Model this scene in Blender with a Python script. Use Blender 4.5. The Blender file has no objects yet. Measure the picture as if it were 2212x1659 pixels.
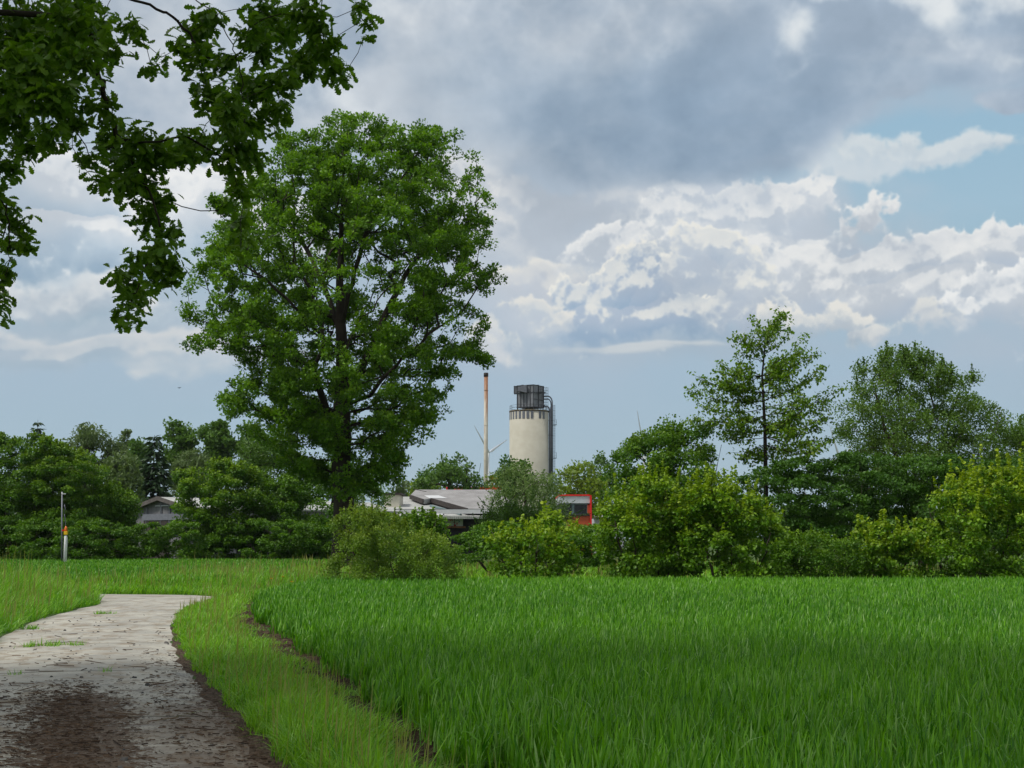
import bpy, math, random, time
import numpy as np
from mathutils import Vector

SC = bpy.context.scene
COL = SC.collection
RNG = np.random.default_rng(7)
RAD = math.radians

# ------------------------------------------------------------------ camera
PITCH = RAD(6.35)
EYE = np.array([0.0, 0.0, 1.70])
F = 3039.0                       # focal length in plan pixels (plan 2212 x 1659)
cam_d = bpy.data.cameras.new("camera")
cam_d.sensor_width = 36.0
cam_d.lens = 36.0 * F / 2212.0
cam_d.clip_start = 0.1
cam_d.clip_end = 12000.0
cam = bpy.data.objects.new("camera", cam_d)
cam.location = EYE
cam.rotation_euler = (RAD(90) + PITCH, 0, 0)
COL.objects.link(cam)
SC.camera = cam

# ------------------------------------------------------------------ render / exposure
SC.render.engine = 'CYCLES'
SC.view_settings.view_transform = 'Standard'
SC.view_settings.look = 'None'
SC.view_settings.gamma = 1.0
SC.view_settings.exposure = 0.0
SC.cycles.use_denoising = True
SC.cycles.max_bounces = 7
SC.cycles.transmission_bounces = 5
SC.cycles.diffuse_bounces = 4
SC.cycles.transparent_max_bounces = 4
SC.cycles.caustics_reflective = False
SC.cycles.caustics_refractive = False


# ------------------------------------------------------------------ node maths
class V:
    """A node socket with arithmetic."""
    nt = None

    def __init__(self, s):
        self.s = s

    @staticmethod
    def m(op, *a, clamp=False):
        n = V.nt.nodes.new('ShaderNodeMath')
        n.operation = op
        n.use_clamp = clamp
        for i, x in enumerate(a):
            if isinstance(x, V):
                V.nt.links.new(x.s, n.inputs[i])
            else:
                n.inputs[i].default_value = float(x)
        return V(n.outputs[0])

    def __add__(s, o): return V.m('ADD', s, o)
    def __radd__(s, o): return V.m('ADD', o, s)
    def __sub__(s, o): return V.m('SUBTRACT', s, o)
    def __rsub__(s, o): return V.m('SUBTRACT', o, s)
    def __mul__(s, o): return V.m('MULTIPLY', s, o)
    def __rmul__(s, o): return V.m('MULTIPLY', o, s)
    def __truediv__(s, o): return V.m('DIVIDE', s, o)

    def max(s, o): return V.m('MAXIMUM', s, o)
    def min(s, o): return V.m('MINIMUM', s, o)
    def clamp(s): return V.m('ADD', s, 0.0, clamp=True)
    def sqrt(s): return V.m('SQRT', s)

    def step(s, a, b, lo=0.0, hi=1.0):
        n = V.nt.nodes.new('ShaderNodeMapRange')
        n.interpolation_type = 'SMOOTHSTEP'
        V.nt.links.new(s.s, n.inputs[0])
        n.inputs[1].default_value = a
        n.inputs[2].default_value = b
        n.inputs[3].default_value = lo
        n.inputs[4].default_value = hi
        return V(n.outputs[0])


def vec(x, y, z=0.0):
    n = V.nt.nodes.new('ShaderNodeCombineXYZ')
    for i, a in enumerate((x, y, z)):
        if isinstance(a, V):
            V.nt.links.new(a.s, n.inputs[i])
        else:
            n.inputs[i].default_value = a
    return V(n.outputs[0])


def noise(v, scale, detail=6.0, rough=0.55, lac=2.0, dist=0.0):
    n = V.nt.nodes.new('ShaderNodeTexNoise')
    V.nt.links.new(v.s, n.inputs['Vector'])
    n.inputs['Scale'].default_value = scale
    n.inputs['Detail'].default_value = detail
    n.inputs['Roughness'].default_value = rough
    n.inputs['Lacunarity'].default_value = lac
    n.inputs['Distortion'].default_value = dist
    return V(n.outputs['Fac'])


def split(v):
    n = V.nt.nodes.new('ShaderNodeSeparateXYZ')
    V.nt.links.new(v.s, n.inputs[0])
    return V(n.outputs[0]), V(n.outputs[1]), V(n.outputs[2])


def rgb(c):
    n = V.nt.nodes.new('ShaderNodeRGB')
    n.outputs[0].default_value = (c[0], c[1], c[2], 1)
    return V(n.outputs[0])


def mix(f, a, b, mode='MIX'):
    n = V.nt.nodes.new('ShaderNodeMix')
    n.data_type = 'RGBA'
    n.blend_type = mode
    for x, i in ((f, 0), (a, 6), (b, 7)):
        if isinstance(x, V):
            V.nt.links.new(x.s, n.inputs[i])
        elif i == 0:
            n.inputs[i].default_value = x
        else:
            n.inputs[i].default_value = (x[0], x[1], x[2], 1)
    return V(n.outputs[2])


def lin(r, g, b):
    """display sRGB 0..255 to linear"""
    return tuple(((c / 255) / 12.92 if c / 255 <= 0.04045 else ((c / 255 + 0.055) / 1.055) ** 2.4) for c in (r, g, b))


# ------------------------------------------------------------------ sky
SUN_EL, SUN_AZ = RAD(57), RAD(-112)      # azimuth measured from +Y towards +X
world = bpy.data.worlds.new("World")
SC.world = world
world.use_nodes = True
wt = world.node_tree
wt.nodes.clear()
V.nt = wt
SKY_K = 0.10
w_out = wt.nodes.new('ShaderNodeOutputWorld')
w_bg = wt.nodes.new('ShaderNodeBackground')
w_bg.inputs[1].default_value = SKY_K
wt.links.new(w_bg.outputs[0], w_out.inputs[0])
w_sky = wt.nodes.new('ShaderNodeTexSky')
w_sky.sky_type = 'NISHITA'
w_sky.sun_disc = False
w_sky.sun_elevation = SUN_EL
w_sky.sun_rotation = SUN_AZ
w_sky.dust_density = 2.0
w_tc = wt.nodes.new('ShaderNodeTexCoord')
dx, dy, dz = split(V(w_tc.outputs['Generated']))
# direction as azimuth / elevation, in units of 1/3039 rad
U = V.m('ARCTAN2', dx, dy) * F + 1106.0
H = V.m('ARCTAN2', dz, (dx * dx + dy * dy).sqrt()) * F
W = 1168.0 - H


# ------------------------------------------------------------------ clouds, computed on a grid of directions
U0, U1, W0, W1 = -900.0, 3100.0, -620.0, 1230.0
TEX = 2.0


def cloud_map():
    nu, nw = int((U1 - U0) / TEX), int((W1 - W0) / TEX)
    u = (U0 + (np.arange(nu) + 0.5) * TEX).astype(np.float32)[None, :]
    w = (W0 + (np.arange(nw) + 0.5) * TEX).astype(np.float32)[:, None]

    def spline(x, G):
        """cubic interpolation along axis 0"""
        i = np.floor(x).astype(int)
        f = (x - i).astype(np.float32)[:, None]
        wt = [(1 - f) ** 3 / 6, (3 * f**3 - 6 * f**2 + 4) / 6, (-3 * f**3 + 3 * f**2 + 3 * f + 1) / 6, f**3 / 6]
        r = wt[0] * G[i]
        for k in range(1, 4):
            r += wt[k] * G[i + k]
        return r

    def octave(seed, lu, lw):
        r = np.random.default_rng(seed)
        gu, gw = int((U1 - U0) / lu) + 6, int((W1 - W0) / lw) + 6
        G = r.normal(0, 1.35, (gw, gu)).astype(np.float32)
        A_ = spline((w[:, 0] - W0) / lw + 0.37, G)
        return spline((u[0] - U0) / lu + 0.61, np.ascontiguousarray(A_.T)).T

    def fbm(seed, lam, octs=6, gain=0.52, asp=1.0, billow=False):
        s = np.zeros((nw, nu), np.float32); a, t = 1.0, 0.0
        for o in range(octs):
            if lam / 2**o < 3.0:
                break
            n = octave(seed * 31 + o, lam * asp / 2**o, lam / 2**o)
            if billow:
                n = 1.25 - np.abs(n) * 1.9
            s += a * n; t += a * a; a *= gain
        return s / math.sqrt(t)

    def ss(x, a, b):
        t = np.clip((x - a) / (b - a), 0, 1)
        return t * t * (3 - 2 * t)

    def shift(a, du, dw):
        return np.roll(np.roll(a, int(round(-dw / TEX)), 0), int(round(-du / TEX)), 1)

    wu = fbm(1, 150, 6, 0.5) * 34
    ww = fbm(2, 150, 6, 0.5) * 24
    bil = fbm(3, 62, 6, 0.60, billow=True) * 0.95 + fbm(13, 27, 4, 0.6, billow=True) * 0.14
    strat = fbm(9, 80, 6, 0.58, 4.0)
    bil2 = fbm(4, 110, 6, 0.55, billow=True)
    soft = fbm(5, 150, 7, 0.55, 1.5)
    wisp = fbm(6, 75, 6, 0.6, 1.4)
    big = fbm(7, 300, 7, 0.5, 1.6)
    big2 = fbm(8, 230, 7, 0.52, 1.9)

    def ell(e, warp=1.0):
        a = (u + wu * warp - e[0]) / e[2]
        b = (w + ww * warp - e[1]) / e[3]
        return 1 - np.sqrt(a * a + b * b), b

    def union(lst, warp=1.0):
        r = np.full((nw, nu), -9, np.float32); bb = np.zeros((nw, nu), np.float32)
        for e in lst:
            d, b = ell(e, warp)
            m_ = d > r
            r[m_] = d[m_]; bb[m_] = b[m_]
        return r, bb

    C = lambda *c: np.array(c, np.float32)

    def lay(col, a, c):
        return col + (c - col) * a[..., None]

    def grad(stops, x):
        xs = [s[0] for s in stops]
        return np.stack([np.interp(x, xs, [s[1][k] for s in stops]) for k in range(3)], -1).astype(np.float32)

    z = np.zeros((nw, nu), np.float32)
    # clear hazy air
    col = grad([(0, (146, 182, 206)), (300, (152, 187, 209)), (480, (159, 191, 210)), (620, (156, 186, 203)), (800, (158, 186, 206)), (1000, (164, 188, 203)), (1200, (172, 190, 200))], w + z)
    # thin grey sheet everywhere but in the blue opening
    gap, _ = ell((2100, 412, 480, 130), 0.9)
    gap = np.maximum(gap, ell((2230, 500, 240, 60), 0.8)[0])
    gap = ss(gap, -0.10, 0.16)
    gap2 = ss(ell((215, 300, 150, 60), 1.2)[0], -0.2, 0.6) * 0.55
    sheet = (0.62 + 0.25 * soft) * (1 - gap) * (1 - gap2)
    sheet = np.clip(sheet, 0, 0.92) * ss(w + z, 960, 760)
    col = lay(col, sheet, C(175, 189, 204))

    def cumulus(col, blobs, white, grey, nz=bil, kn=20.0, crisp=7.0, fuzzy=46.0, dv=20, du=5, rimw=26.0, op=1.0, litk=1.0, base=None, warp=1.0, tex=0.25, top0=-0.35):
        d0 = np.full((nw, nu), -999, np.float32); b0 = np.zeros((nw, nu), np.float32)
        for e in blobs:
            d, bb = ell(e, warp)
            d = d * (e[3] ** 0.75 * e[2] ** 0.25)
            m_ = d > d0
            d0[m_] = d[m_]; b0[m_] = bb[m_]
        d = d0 + nz * kn + wisp * kn * 0.35
        top = ss(-b0, top0, top0 + 0.8)                    # crisp above, ragged below
        wd = fuzzy + (crisp - fuzzy) * top
        a = np.clip((d + wd * 0.25) / wd, 0, 1); a = a * a * (3 - 2 * a)
        lit = ss((d - shift(d, -du, -dv)) / dv, 0.05, 1.5)
        rim = (1 - ss(d, 0.0, rimw)) * (0.15 + 0.85 * top)
        k = np.clip(litk * (0.60 * lit + 0.60 * rim) + tex * (nz * 0.5 + wisp * 0.35) - 0.06, 0, 1)
        g = C(*grey) + (C(*(base or grey)) - C(*grey)) * ss(b0, -0.1, 0.75)[..., None]
        g = g + (soft * 6 + wisp * 3)[..., None]
        c = g + (C(*white) - g) * k[..., None]
        return lay(col, a * op, c)

    def fill(col, e, c, op=0.8, lo=0.0, hi=0.7, nz=0.10, warp=1.0):
        return lay(col, ss(ell(e, warp)[0] + (soft + wisp * 0.5) * nz, lo, hi) * op, C(*c) + (soft * 6)[..., None])

    # left hand banks
    col = fill(col, (560, 330, 900, 140), (178, 192, 206), 0.8, 0.0, 0.5)
    col = fill(col, (1180, 400, 420, 110), (180, 192, 206), 0.8, 0.0, 0.5)
    col = fill(col, (140, 500, 640, 230), (186, 198, 210), 0.85, 0.0, 0.5)
    col = fill(col, (120, 730, 640, 120), (176, 191, 204), 0.7, 0.0, 0.6)
    col = cumulus(col, [(150, 785, 420, 36), (395, 772, 230, 34), (20, 765, 140, 38), (600, 790, 200, 28)], (220, 220, 219), (176, 191, 204), nz=wisp, kn=14, crisp=26, fuzzy=40, rimw=40, op=0.75, base=(164, 185, 201), tex=0.5)
    col = fill(col, (150, 615, 430, 40), (143, 170, 193), 0.85, 0.0, 0.7, 0.06, 0.6)
    col = cumulus(col, [(150, 674, 200, 52), (20, 690, 180, 40), (290, 692, 80, 34)], (227, 229, 229), (180, 193, 205), nz=bil2, kn=16, crisp=22, fuzzy=46, rimw=40, base=(168, 188, 203), dv=26, tex=0.5)
    col = cumulus(col, [(130, 450, 300, 120), (330, 480, 240, 120), (40, 430, 240, 100), (480, 480, 130, 110), (560, 520, 160, 90), (200, 525, 330, 90)], (240, 241, 240), (200, 208, 216), nz=bil2, kn=26, crisp=14, fuzzy=110, rimw=60, base=(160, 183, 202), tex=0.45, warp=1.3)
    # centre and right
    col = fill(col, (1500, 560, 640, 230), (190, 199, 210), 0.92, 0.0, 0.42)
    col = fill(col, (2020, 640, 420, 110), (188, 198, 210), 0.9, 0.0, 0.5)
    col = fill(col, (1420, 770, 700, 60), (176, 190, 204), 0.6, 0.0, 0.8)
    col = cumulus(col, [(1180, 430, 280, 80), (1340, 460, 170, 80), (1080, 480, 160, 110)], (219, 221, 222), (186, 196, 207), nz=bil2, kn=26, crisp=50, fuzzy=90, rimw=60, tex=0.75, litk=0.7)
    col = cumulus(col, [(1180, 585, 130, 56), (1090, 600, 90, 46)], (228, 227, 222), (192, 199, 208), nz=bil2, kn=16, crisp=16, fuzzy=70, rimw=34)
    col = cumulus(col, [(1630, 470, 170, 90), (1510, 410, 80, 34), (1720, 460, 90, 66), (1480, 460, 110, 60), (1570, 530, 230, 80), (1350, 530, 140, 60)], (234, 235, 234), (192, 201, 211), nz=bil, kn=26, crisp=18, fuzzy=70, rimw=30, base=(182, 194, 207), tex=0.55)
    col = cumulus(col, [(1868, 505, 60, 50), (1990, 585, 200, 66), (2160, 570, 150, 58), (1800, 620, 130, 90), (2050, 660, 260, 90), (1700, 630, 170, 80)], (233, 234, 233), (194, 202, 211), nz=bil, kn=24, crisp=15, fuzzy=80, rimw=28, base=(178, 191, 206), tex=0.45)
    col = cumulus(col, [(1345, 620, 96, 84), (1235, 620, 50, 50), (1290, 690, 100, 70), (1420, 700, 140, 66), (1400, 640, 80, 80)], (238, 236, 228), (172, 187, 205), nz=bil, kn=24, crisp=10, fuzzy=50, rimw=17, litk=1.15, base=(150, 174, 198), tex=0.22, warp=1.2)
    col = cumulus(col, [(1150, 655, 40, 30), (1180, 690, 40, 26)], (228, 227, 222), (188, 198, 208), nz=bil, kn=18, crisp=12, fuzzy=40, rimw=30)
    col = cumulus(col, [(1545, 572, 54, 50), (1500, 615, 50, 44), (1610, 645, 70, 62), (1640, 690, 120, 70), (1720, 690, 70, 50)], (236, 235, 228), (184, 195, 208), nz=bil, kn=22, crisp=10, fuzzy=60, rimw=22, base=(172, 187, 204), tex=0.3, warp=1.2)
    col = cumulus(col, [(1760, 708, 80, 44), (1830, 716, 78, 38), (1880, 740, 44, 24), (1700, 705, 50, 40)], (232, 230, 223), (190, 200, 209), nz=bil, kn=18, crisp=12, fuzzy=34, rimw=34, base=(172, 189, 203), tex=0.4)
    col = cumulus(col, [(2150, 675, 70, 66), (2215, 620, 60, 80), (2260, 680, 110, 100), (2090, 714, 44, 26)], (239, 240, 239), (196, 204, 213), nz=bil, kn=22, crisp=9, fuzzy=60, rimw=34, base=(180, 194, 208), tex=0.5, warp=1.2)
    for e in ((1930, 742, 34, 20), (2000, 740, 38, 20), (1985, 715, 20, 16), (1065, 735, 54, 36)):
        col = cumulus(col, [e], (222, 223, 220), (198, 205, 212), nz=bil, kn=16, crisp=22, fuzzy=34, rimw=40)
    col = cumulus(col, [(1360, 762, 170, 12), (1480, 756, 120, 8)], (214, 217, 217), (200, 207, 212), nz=wisp, kn=5, crisp=16, fuzzy=20, rimw=20, op=0.8, warp=0.4)
    # wisps across the opening
    col = cumulus(col, [(1790, 347, 74, 34), (1890, 362, 100, 30), (1990, 374, 90, 22), (2090, 364, 60, 22), (1735, 320, 46, 26), (2140, 362, 30, 14)], (222, 226, 227), (197, 207, 215), nz=bil, kn=14, crisp=24, fuzzy=34, rimw=40, tex=0.4, op=0.85)
    col = cumulus(col, [(1770, 298, 40, 18), (1800, 294, 30, 18)], (206, 214, 219), (190, 202, 212), nz=bil, kn=14, crisp=22, fuzzy=30, rimw=30, op=0.8)
    # big grey deck above
    deck, bd = union([(1250, 60, 900, 290), (1380, 250, 520, 135), (980, 290, 340, 90), (2080, 70, 560, 178), (700, 120, 620, 230), (260, 40, 700, 220), (1500, -500, 4200, 560), (1890, 240, 120, 40), (2200, 260, 120, 30)], 1.2)
    deck = deck + big * 0.085 + wisp * 0.03 + bil2 * 0.03
    ta = ss(deck, -0.10, 0.20)
    dark = ss(ell((1400, 250, 780, 175), 1.1)[0] + big * 0.14, -0.05, 0.70)
    dark = np.maximum(dark, 0.72 * ss(ell((1960, 225, 420, 62), 1.2)[0] + big2 * 0.12, -0.1, 0.7))
    dark = np.maximum(dark, 0.55 * ss(ell((1000, 200, 200, 120), 1.6)[0] + big2 * 0.12, -0.1, 0.7))
    dark = np.maximum(dark, 0.5 * ss(ell((2130, 105, 160, 34), 1.0)[0] + wisp * 0.1, -0.1, 0.6))
    li = ss(big2 * 0.8 + 0.4 * wisp + 0.15 * bil2 + 0.25 * strat, -1.0, 1.3)
    tc = C(156, 173, 191) + (C(196, 203, 210) - C(156, 173, 191)) * li[..., None]
    dark = dark * (0.62 + 0.38 * ss(strat + big2 * 0.5, -0.9, 0.7))
    tc = lay(tc, np.clip(dark, 0, 1) * (0.92 - 0.25 * li), C(141, 163, 185))
    hot = np.full((nw, nu), -9, np.float32)
    for e, k in (((2130, 30, 170, 60), 1.0), ((1850, 10, 130, 40), 0.9), ((1785, 110, 60, 60), 0.5), ((2030, 60, 60, 70), 0.8), ((1530, 128, 100, 30), 0.35), ((1790, 170, 90, 40), 0.3), ((2200, 180, 70, 20), 0.35), ((1330, 60, 120, 26), 0.25), ((760, 60, 160, 70), 0.3), ((640, 250, 160, 40), 0.4)):
        hot = np.maximum(hot, np.clip(ell(e, 1.2)[0] * 1.2, -1, 1) * k - (1 - k) * 0.35)
    hot = ss(hot + bil2 * 0.22 + wisp * 0.16, -0.05, 0.95)
    tc = tc + ((bil2 + wisp) * 4.0)[..., None]
    tc = lay(tc, hot * 0.95, C(233, 237, 238))
    col = lay(col, ta, tc)
    # higher than the picture: brighter broken cloud
    col = lay(col, ss(-w + big * 60, 60, 380), C(222, 227, 231) + (big2 * 14)[..., None])
    s = np.clip(col, 0, 255) / 255.0
    return np.where(s <= 0.04045, s / 12.92, ((s + 0.055) / 1.055) ** 2.4).astype(np.float32)


def sky_build():
    L = cloud_map()
    nw, nu = L.shape[:2]
    px_ = np.ones((nw, nu, 4), np.float32)
    px_[:, :, :3] = L[::-1] / SKY_K
    img = bpy.data.images.new('cloud_cover', nu, nw, alpha=False, float_buffer=True)
    img.colorspace_settings.name = 'Non-Color'
    img.pixels.foreach_set(px_.ravel())
    img.update()
    img.pack()

    def kcol(c):
        return tuple(x / SKY_K for x in lin(*c))
    ti = wt.nodes.new('ShaderNodeTexImage')
    ti.image = img
    ti.extension = 'EXTEND'
    ti.interpolation = 'Cubic'
    uv = vec((U - U0) * (1.0 / (U1 - U0)), (W1 - W) * (1.0 / (W1 - W0)), 0.0)
    wt.links.new(uv.s, ti.inputs['Vector'])
    clouds = V(ti.outputs[0])
    # clear air between the clouds comes from the sky texture, most of it veiled
    col = mix(0.05, clouds, V(w_sky.outputs[0]))
    # overhead and behind the viewer: broken bright cloud
    over = W.step(-150, -600)
    back = V.m('ABSOLUTE', U - 1106.0).step(1400, 1950)
    nov = noise(V(w_tc.outputs['Generated']), 3.2, 4, 0.55).step(0.36, 0.64)
    ocol = mix(nov, kcol((168, 186, 206)), kcol((246, 246, 244)))
    col = mix(over.max(back), col, ocol)
    col = mix(W.step(1185, 1230), col, kcol((70, 82, 66)))
    wt.links.new(col.s, w_bg.inputs[0])
    world.cycles.sampling_method = 'MANUAL'
    world.cycles.sample_map_resolution = 512


sky_build()

# ------------------------------------------------------------------ sun behind thin cloud
sun_d = bpy.data.lights.new("sun", 'SUN')
sun_d.energy = 3.4
sun_d.angle = RAD(12)
sun_d.color = (1.0, 0.95, 0.87)
sun = bpy.data.objects.new("sun", sun_d)
sdir = Vector((math.sin(SUN_AZ) * math.cos(SUN_EL), math.cos(SUN_AZ) * math.cos(SUN_EL), math.sin(SUN_EL)))
sun.rotation_euler = sdir.to_track_quat('Z', 'Y').to_euler()
sun.location = (0, 0, 60)
COL.objects.link(sun)


# ------------------------------------------------------------------ plan helpers
def at(x, y, Y):
    """plan pixel + distance along the view axis on the ground -> world point"""
    cx, cy = (x - 1106.0) / F, (829.5 - y) / F
    d = np.array([cx, math.cos(PITCH) - cy * math.sin(PITCH), math.sin(PITCH) + cy * math.cos(PITCH)])
    return EYE + d * (Y / d[1])


def px(Y):
    """metres per plan pixel at distance Y"""
    return Y / F


# ------------------------------------------------------------------ object helpers
def tag(o, label=None, cat=None, group=None, kind=None):
    if label: o['label'] = label
    if cat: o['category'] = cat
    if group: o['group'] = group
    if kind: o['kind'] = kind
    return o


def thing(name, loc, label, cat, group=None):
    o = bpy.data.objects.new(name, None)
    o.empty_display_size = 0.3
    COL.objects.link(o)
    o.location = [float(c) for c in loc]
    return tag(o, label, cat, group)


def link_mesh(name, me, mat, parent=None, loc=None):
    o = bpy.data.objects.new(name, me)
    COL.objects.link(o)
    if mat is not None:
        me.materials.append(mat)
    if parent is not None:
        o.parent = parent
    if loc is not None:
        o.location = [float(c) for c in loc]
    return o


def quads_mesh(name, verts, quads, tint=None, age=None, smooth=False):
    me = bpy.data.meshes.new(name)
    n, f = len(verts), len(quads)
    me.vertices.add(n)
    me.vertices.foreach_set('co', np.ascontiguousarray(verts, dtype=np.float32).ravel())
    me.loops.add(f * 4)
    me.loops.foreach_set('vertex_index', np.ascontiguousarray(quads, dtype=np.int32).ravel())
    me.polygons.add(f)
    me.polygons.foreach_set('loop_start', np.arange(0, f * 4, 4, dtype=np.int32))
    if smooth:
        me.polygons.foreach_set('use_smooth', np.ones(f, dtype=bool))
    else:
        me.polygons.foreach_set('use_smooth', np.zeros(f, dtype=bool))
    me.update(calc_edges=True)
    if tint is not None:
        a = me.attributes.new('tint', 'FLOAT', 'POINT')
        a.data.foreach_set('value', np.ascontiguousarray(tint, dtype=np.float32))
    if age is not None:
        a = me.attributes.new('age', 'FLOAT', 'POINT')
        a.data.foreach_set('value', np.ascontiguousarray(age, dtype=np.float32))
    return me


class MB:
    """collects boxes, tubes and prisms, builds ONE mesh object"""

    def __init__(self):
        self.v, self.f = [], []

    def add(self, vs, fs):
        k = len(self.v)
        self.v += [tuple(float(c) for c in p) for p in vs]
        self.f += [tuple(i + k for i in q) for q in fs]

    def box(self, c, hx, hy, hz, ax=(1, 0, 0), ay=(0, 1, 0), az=(0, 0, 1)):
        c, ax, ay, az = (np.array(t, float) for t in (c, ax, ay, az))
        vs = [c + sx * hx * ax + sy * hy * ay + sz * hz * az for sz in (-1, 1) for sx, sy in ((-1, -1), (1, -1), (1, 1), (-1, 1))]
        self.add(vs, [(3, 2, 1, 0), (4, 5, 6, 7), (0, 1, 5, 4), (1, 2, 6, 5), (2, 3, 7, 6), (3, 0, 4, 7)])

    def bar(self, a, b, w, h=None):
        a, b = np.array(a, float), np.array(b, float)
        d = b - a
        L = np.linalg.norm(d)
        d = d / L
        up = np.array([0, 0, 1.0]) if abs(d[2]) < 0.9 else np.array([0, 1.0, 0])
        s = np.cross(d, up); s /= np.linalg.norm(s)
        t = np.cross(s, d)
        self.box((a + b) / 2, L / 2, w / 2, (h or w) / 2, d, s, t)

    def tube(self, pts, r, n=10, caps=True):
        pts = [np.array(p, float) for p in pts]
        rs = r if hasattr(r, '__len__') else [r] * len(pts)
        ref = None
        rings = []
        for i, p in enumerate(pts):
            d = pts[min(i + 1, len(pts) - 1)] - pts[max(i - 1, 0)]
            d = d / np.linalg.norm(d)
            if ref is None:
                ref = np.array([1.0, 0, 0]) if abs(d[0]) < 0.9 else np.array([0, 1.0, 0])
            s = np.cross(d, ref); s /= np.linalg.norm(s)
            ref = np.cross(s, d)
            rings.append([p + rs[i] * (math.cos(2 * math.pi * k / n) * ref + math.sin(2 * math.pi * k / n) * s) for k in range(n)])
        vs = [v for ring in rings for v in ring]
        fs = [(i * n + k, i * n + (k + 1) % n, (i + 1) * n + (k + 1) % n, (i + 1) * n + k) for i in range(len(pts) - 1) for k in range(n)]
        if caps:
            fs += [tuple(reversed(range(n))), tuple((len(pts) - 1) * n + k for k in range(n))]
        self.add(vs, fs)

    def slab(self, poly, t):
        """polygon given by 3-D points, thickened along its normal"""
        P = [np.array(p, float) for p in poly]
        nrm = np.cross(P[1] - P[0], P[2] - P[0]); nrm /= np.linalg.norm(nrm)
        n = len(P)
        vs = P + [p - nrm * t for p in P]
        fs = [tuple(range(n)), tuple(reversed(range(n, 2 * n)))]
        fs += [(i, i + n, (i + 1) % n + n, (i + 1) % n) for i in range(n)]
        self.add(vs, fs)

    def build(self, name, mat, parent=None, origin=(0, 0, 0), smooth=False, bevel=0.0):
        me = bpy.data.meshes.new(name)
        o_ = np.array(origin, float)
        me.from_pydata([tuple(np.array(p) - o_) for p in self.v], [], self.f)
        me.update()
        if smooth:
            for p in me.polygons:
                p.use_smooth = len(p.vertices) == 4
        ob = link_mesh(name, me, mat, parent)
        if bevel:
            m = ob.modifiers.new('bevel', 'BEVEL')
            m.width = bevel
            m.segments = 2
            m.limit_method = 'ANGLE'
        return ob


# ------------------------------------------------------------------ materials
def new_mat(name):
    m = bpy.data.materials.new(name)
    m.use_nodes = True
    m.node_tree.nodes.clear()
    V.nt = m.node_tree
    out = m.node_tree.nodes.new('ShaderNodeOutputMaterial')
    return m, out


def principled(col, rough=0.6, spec=0.4, metal=0.0, normal=None):
    n = V.nt.nodes.new('ShaderNodeBsdfPrincipled')
    if isinstance(col, V):
        V.nt.links.new(col.s, n.inputs['Base Color'])
    else:
        n.inputs['Base Color'].default_value = (*col, 1)
    if isinstance(rough, V):
        V.nt.links.new(rough.s, n.inputs['Roughness'])
    else:
        n.inputs['Roughness'].default_value = rough
    n.inputs['Specular IOR Level'].default_value = spec
    n.inputs['Metallic'].default_value = metal
    if normal is not None:
        V.nt.links.new(normal.s, n.inputs['Normal'])
    return V(n.outputs[0])


def bump(h, strength=0.4, dist=0.02):
    n = V.nt.nodes.new('ShaderNodeBump')
    n.inputs['Strength'].default_value = strength
    n.inputs['Distance'].default_value = dist
    V.nt.links.new(h.s, n.inputs['Height'])
    return V(n.outputs[0])


def coords(kind='Object'):
    return V(V.nt.nodes.new('ShaderNodeTexCoord').outputs[kind])


def attr(name):
    n = V.nt.nodes.new('ShaderNodeAttribute')
    n.attribute_name = name
    return V(n.outputs['Fac'])


def leaf_mat(name, dark, light, young, trans=0.4, rough=0.48, spec=0.28):
    trans = trans * 0.78
    """leaf colour varies leaf by leaf (tint) and young shoots are paler (age)"""
    m, out = new_mat(name)
    c = mix(attr('tint').clamp(), dark, light)
    c = mix(attr('age').clamp(), c, young)
    p = principled(c, rough, spec)
    t = V.nt.nodes.new('ShaderNodeBsdfTranslucent')
    tc = mix(1.0, c, (1.25, 1.3, 0.6), 'MULTIPLY')
    V.nt.links.new(tc.s, t.inputs[0])
    ms = V.nt.nodes.new('ShaderNodeMixShader')
    ms.inputs[0].default_value = trans
    V.nt.links.new(p.s, ms.inputs[1])
    V.nt.links.new(t.outputs[0], ms.inputs[2])
    V.nt.links.new(ms.outputs[0], out.inputs[0])
    return m


def plain_mat(name, col, rough=0.6, spec=0.4, metal=0.0, var=0.18, scale=3.0, col2=None, bumps=0.0):
    m, out = new_mat(name)
    co = coords()
    nz = noise(co, scale, 6, 0.6)
    c2 = col2 or tuple(x * (1 - var * 2) for x in col)
    c = mix(nz.step(0.35, 0.7), c2, col)
    nrm = bump(noise(co, scale * 12, 4, 0.6), bumps, 0.02) if bumps else None
    V.nt.links.new(principled(c, rough, spec, metal, nrm).s, out.inputs[0])
    return m


M = {}
M['oak'] = leaf_mat('oak_leaf', (0.046, 0.125, 0.004), (0.140, 0.285, 0.008), (0.22, 0.36, 0.010), 0.48)
M['oak_near'] = leaf_mat('oak_leaf_close', (0.055, 0.135, 0.006), (0.135, 0.250, 0.012), (0.18, 0.27, 0.02), 0.52, 0.45, 0.3)
M['hazel'] = leaf_mat('hazel_leaf', (0.054, 0.148, 0.006), (0.135, 0.280, 0.010), (0.33, 0.41, 0.016), 0.44)
M['hazel_dark'] = leaf_mat('hazel_leaf_deep', (0.032, 0.102, 0.006), (0.090, 0.205, 0.009), (0.22, 0.33, 0.015), 0.42)
M['hornbeam'] = leaf_mat('hornbeam_leaf', (0.030, 0.092, 0.008), (0.070, 0.165, 0.014), (0.11, 0.21, 0.02), 0.38)
M['sallow'] = leaf_mat('sallow_leaf', (0.062, 0.135, 0.016), (0.125, 0.220, 0.030), (0.17, 0.25, 0.03), 0.40)
M['willow'] = leaf_mat('willow_leaf', (0.105, 0.175, 0.045), (0.170, 0.255, 0.075), (0.20, 0.28, 0.08), 0.38)
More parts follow.
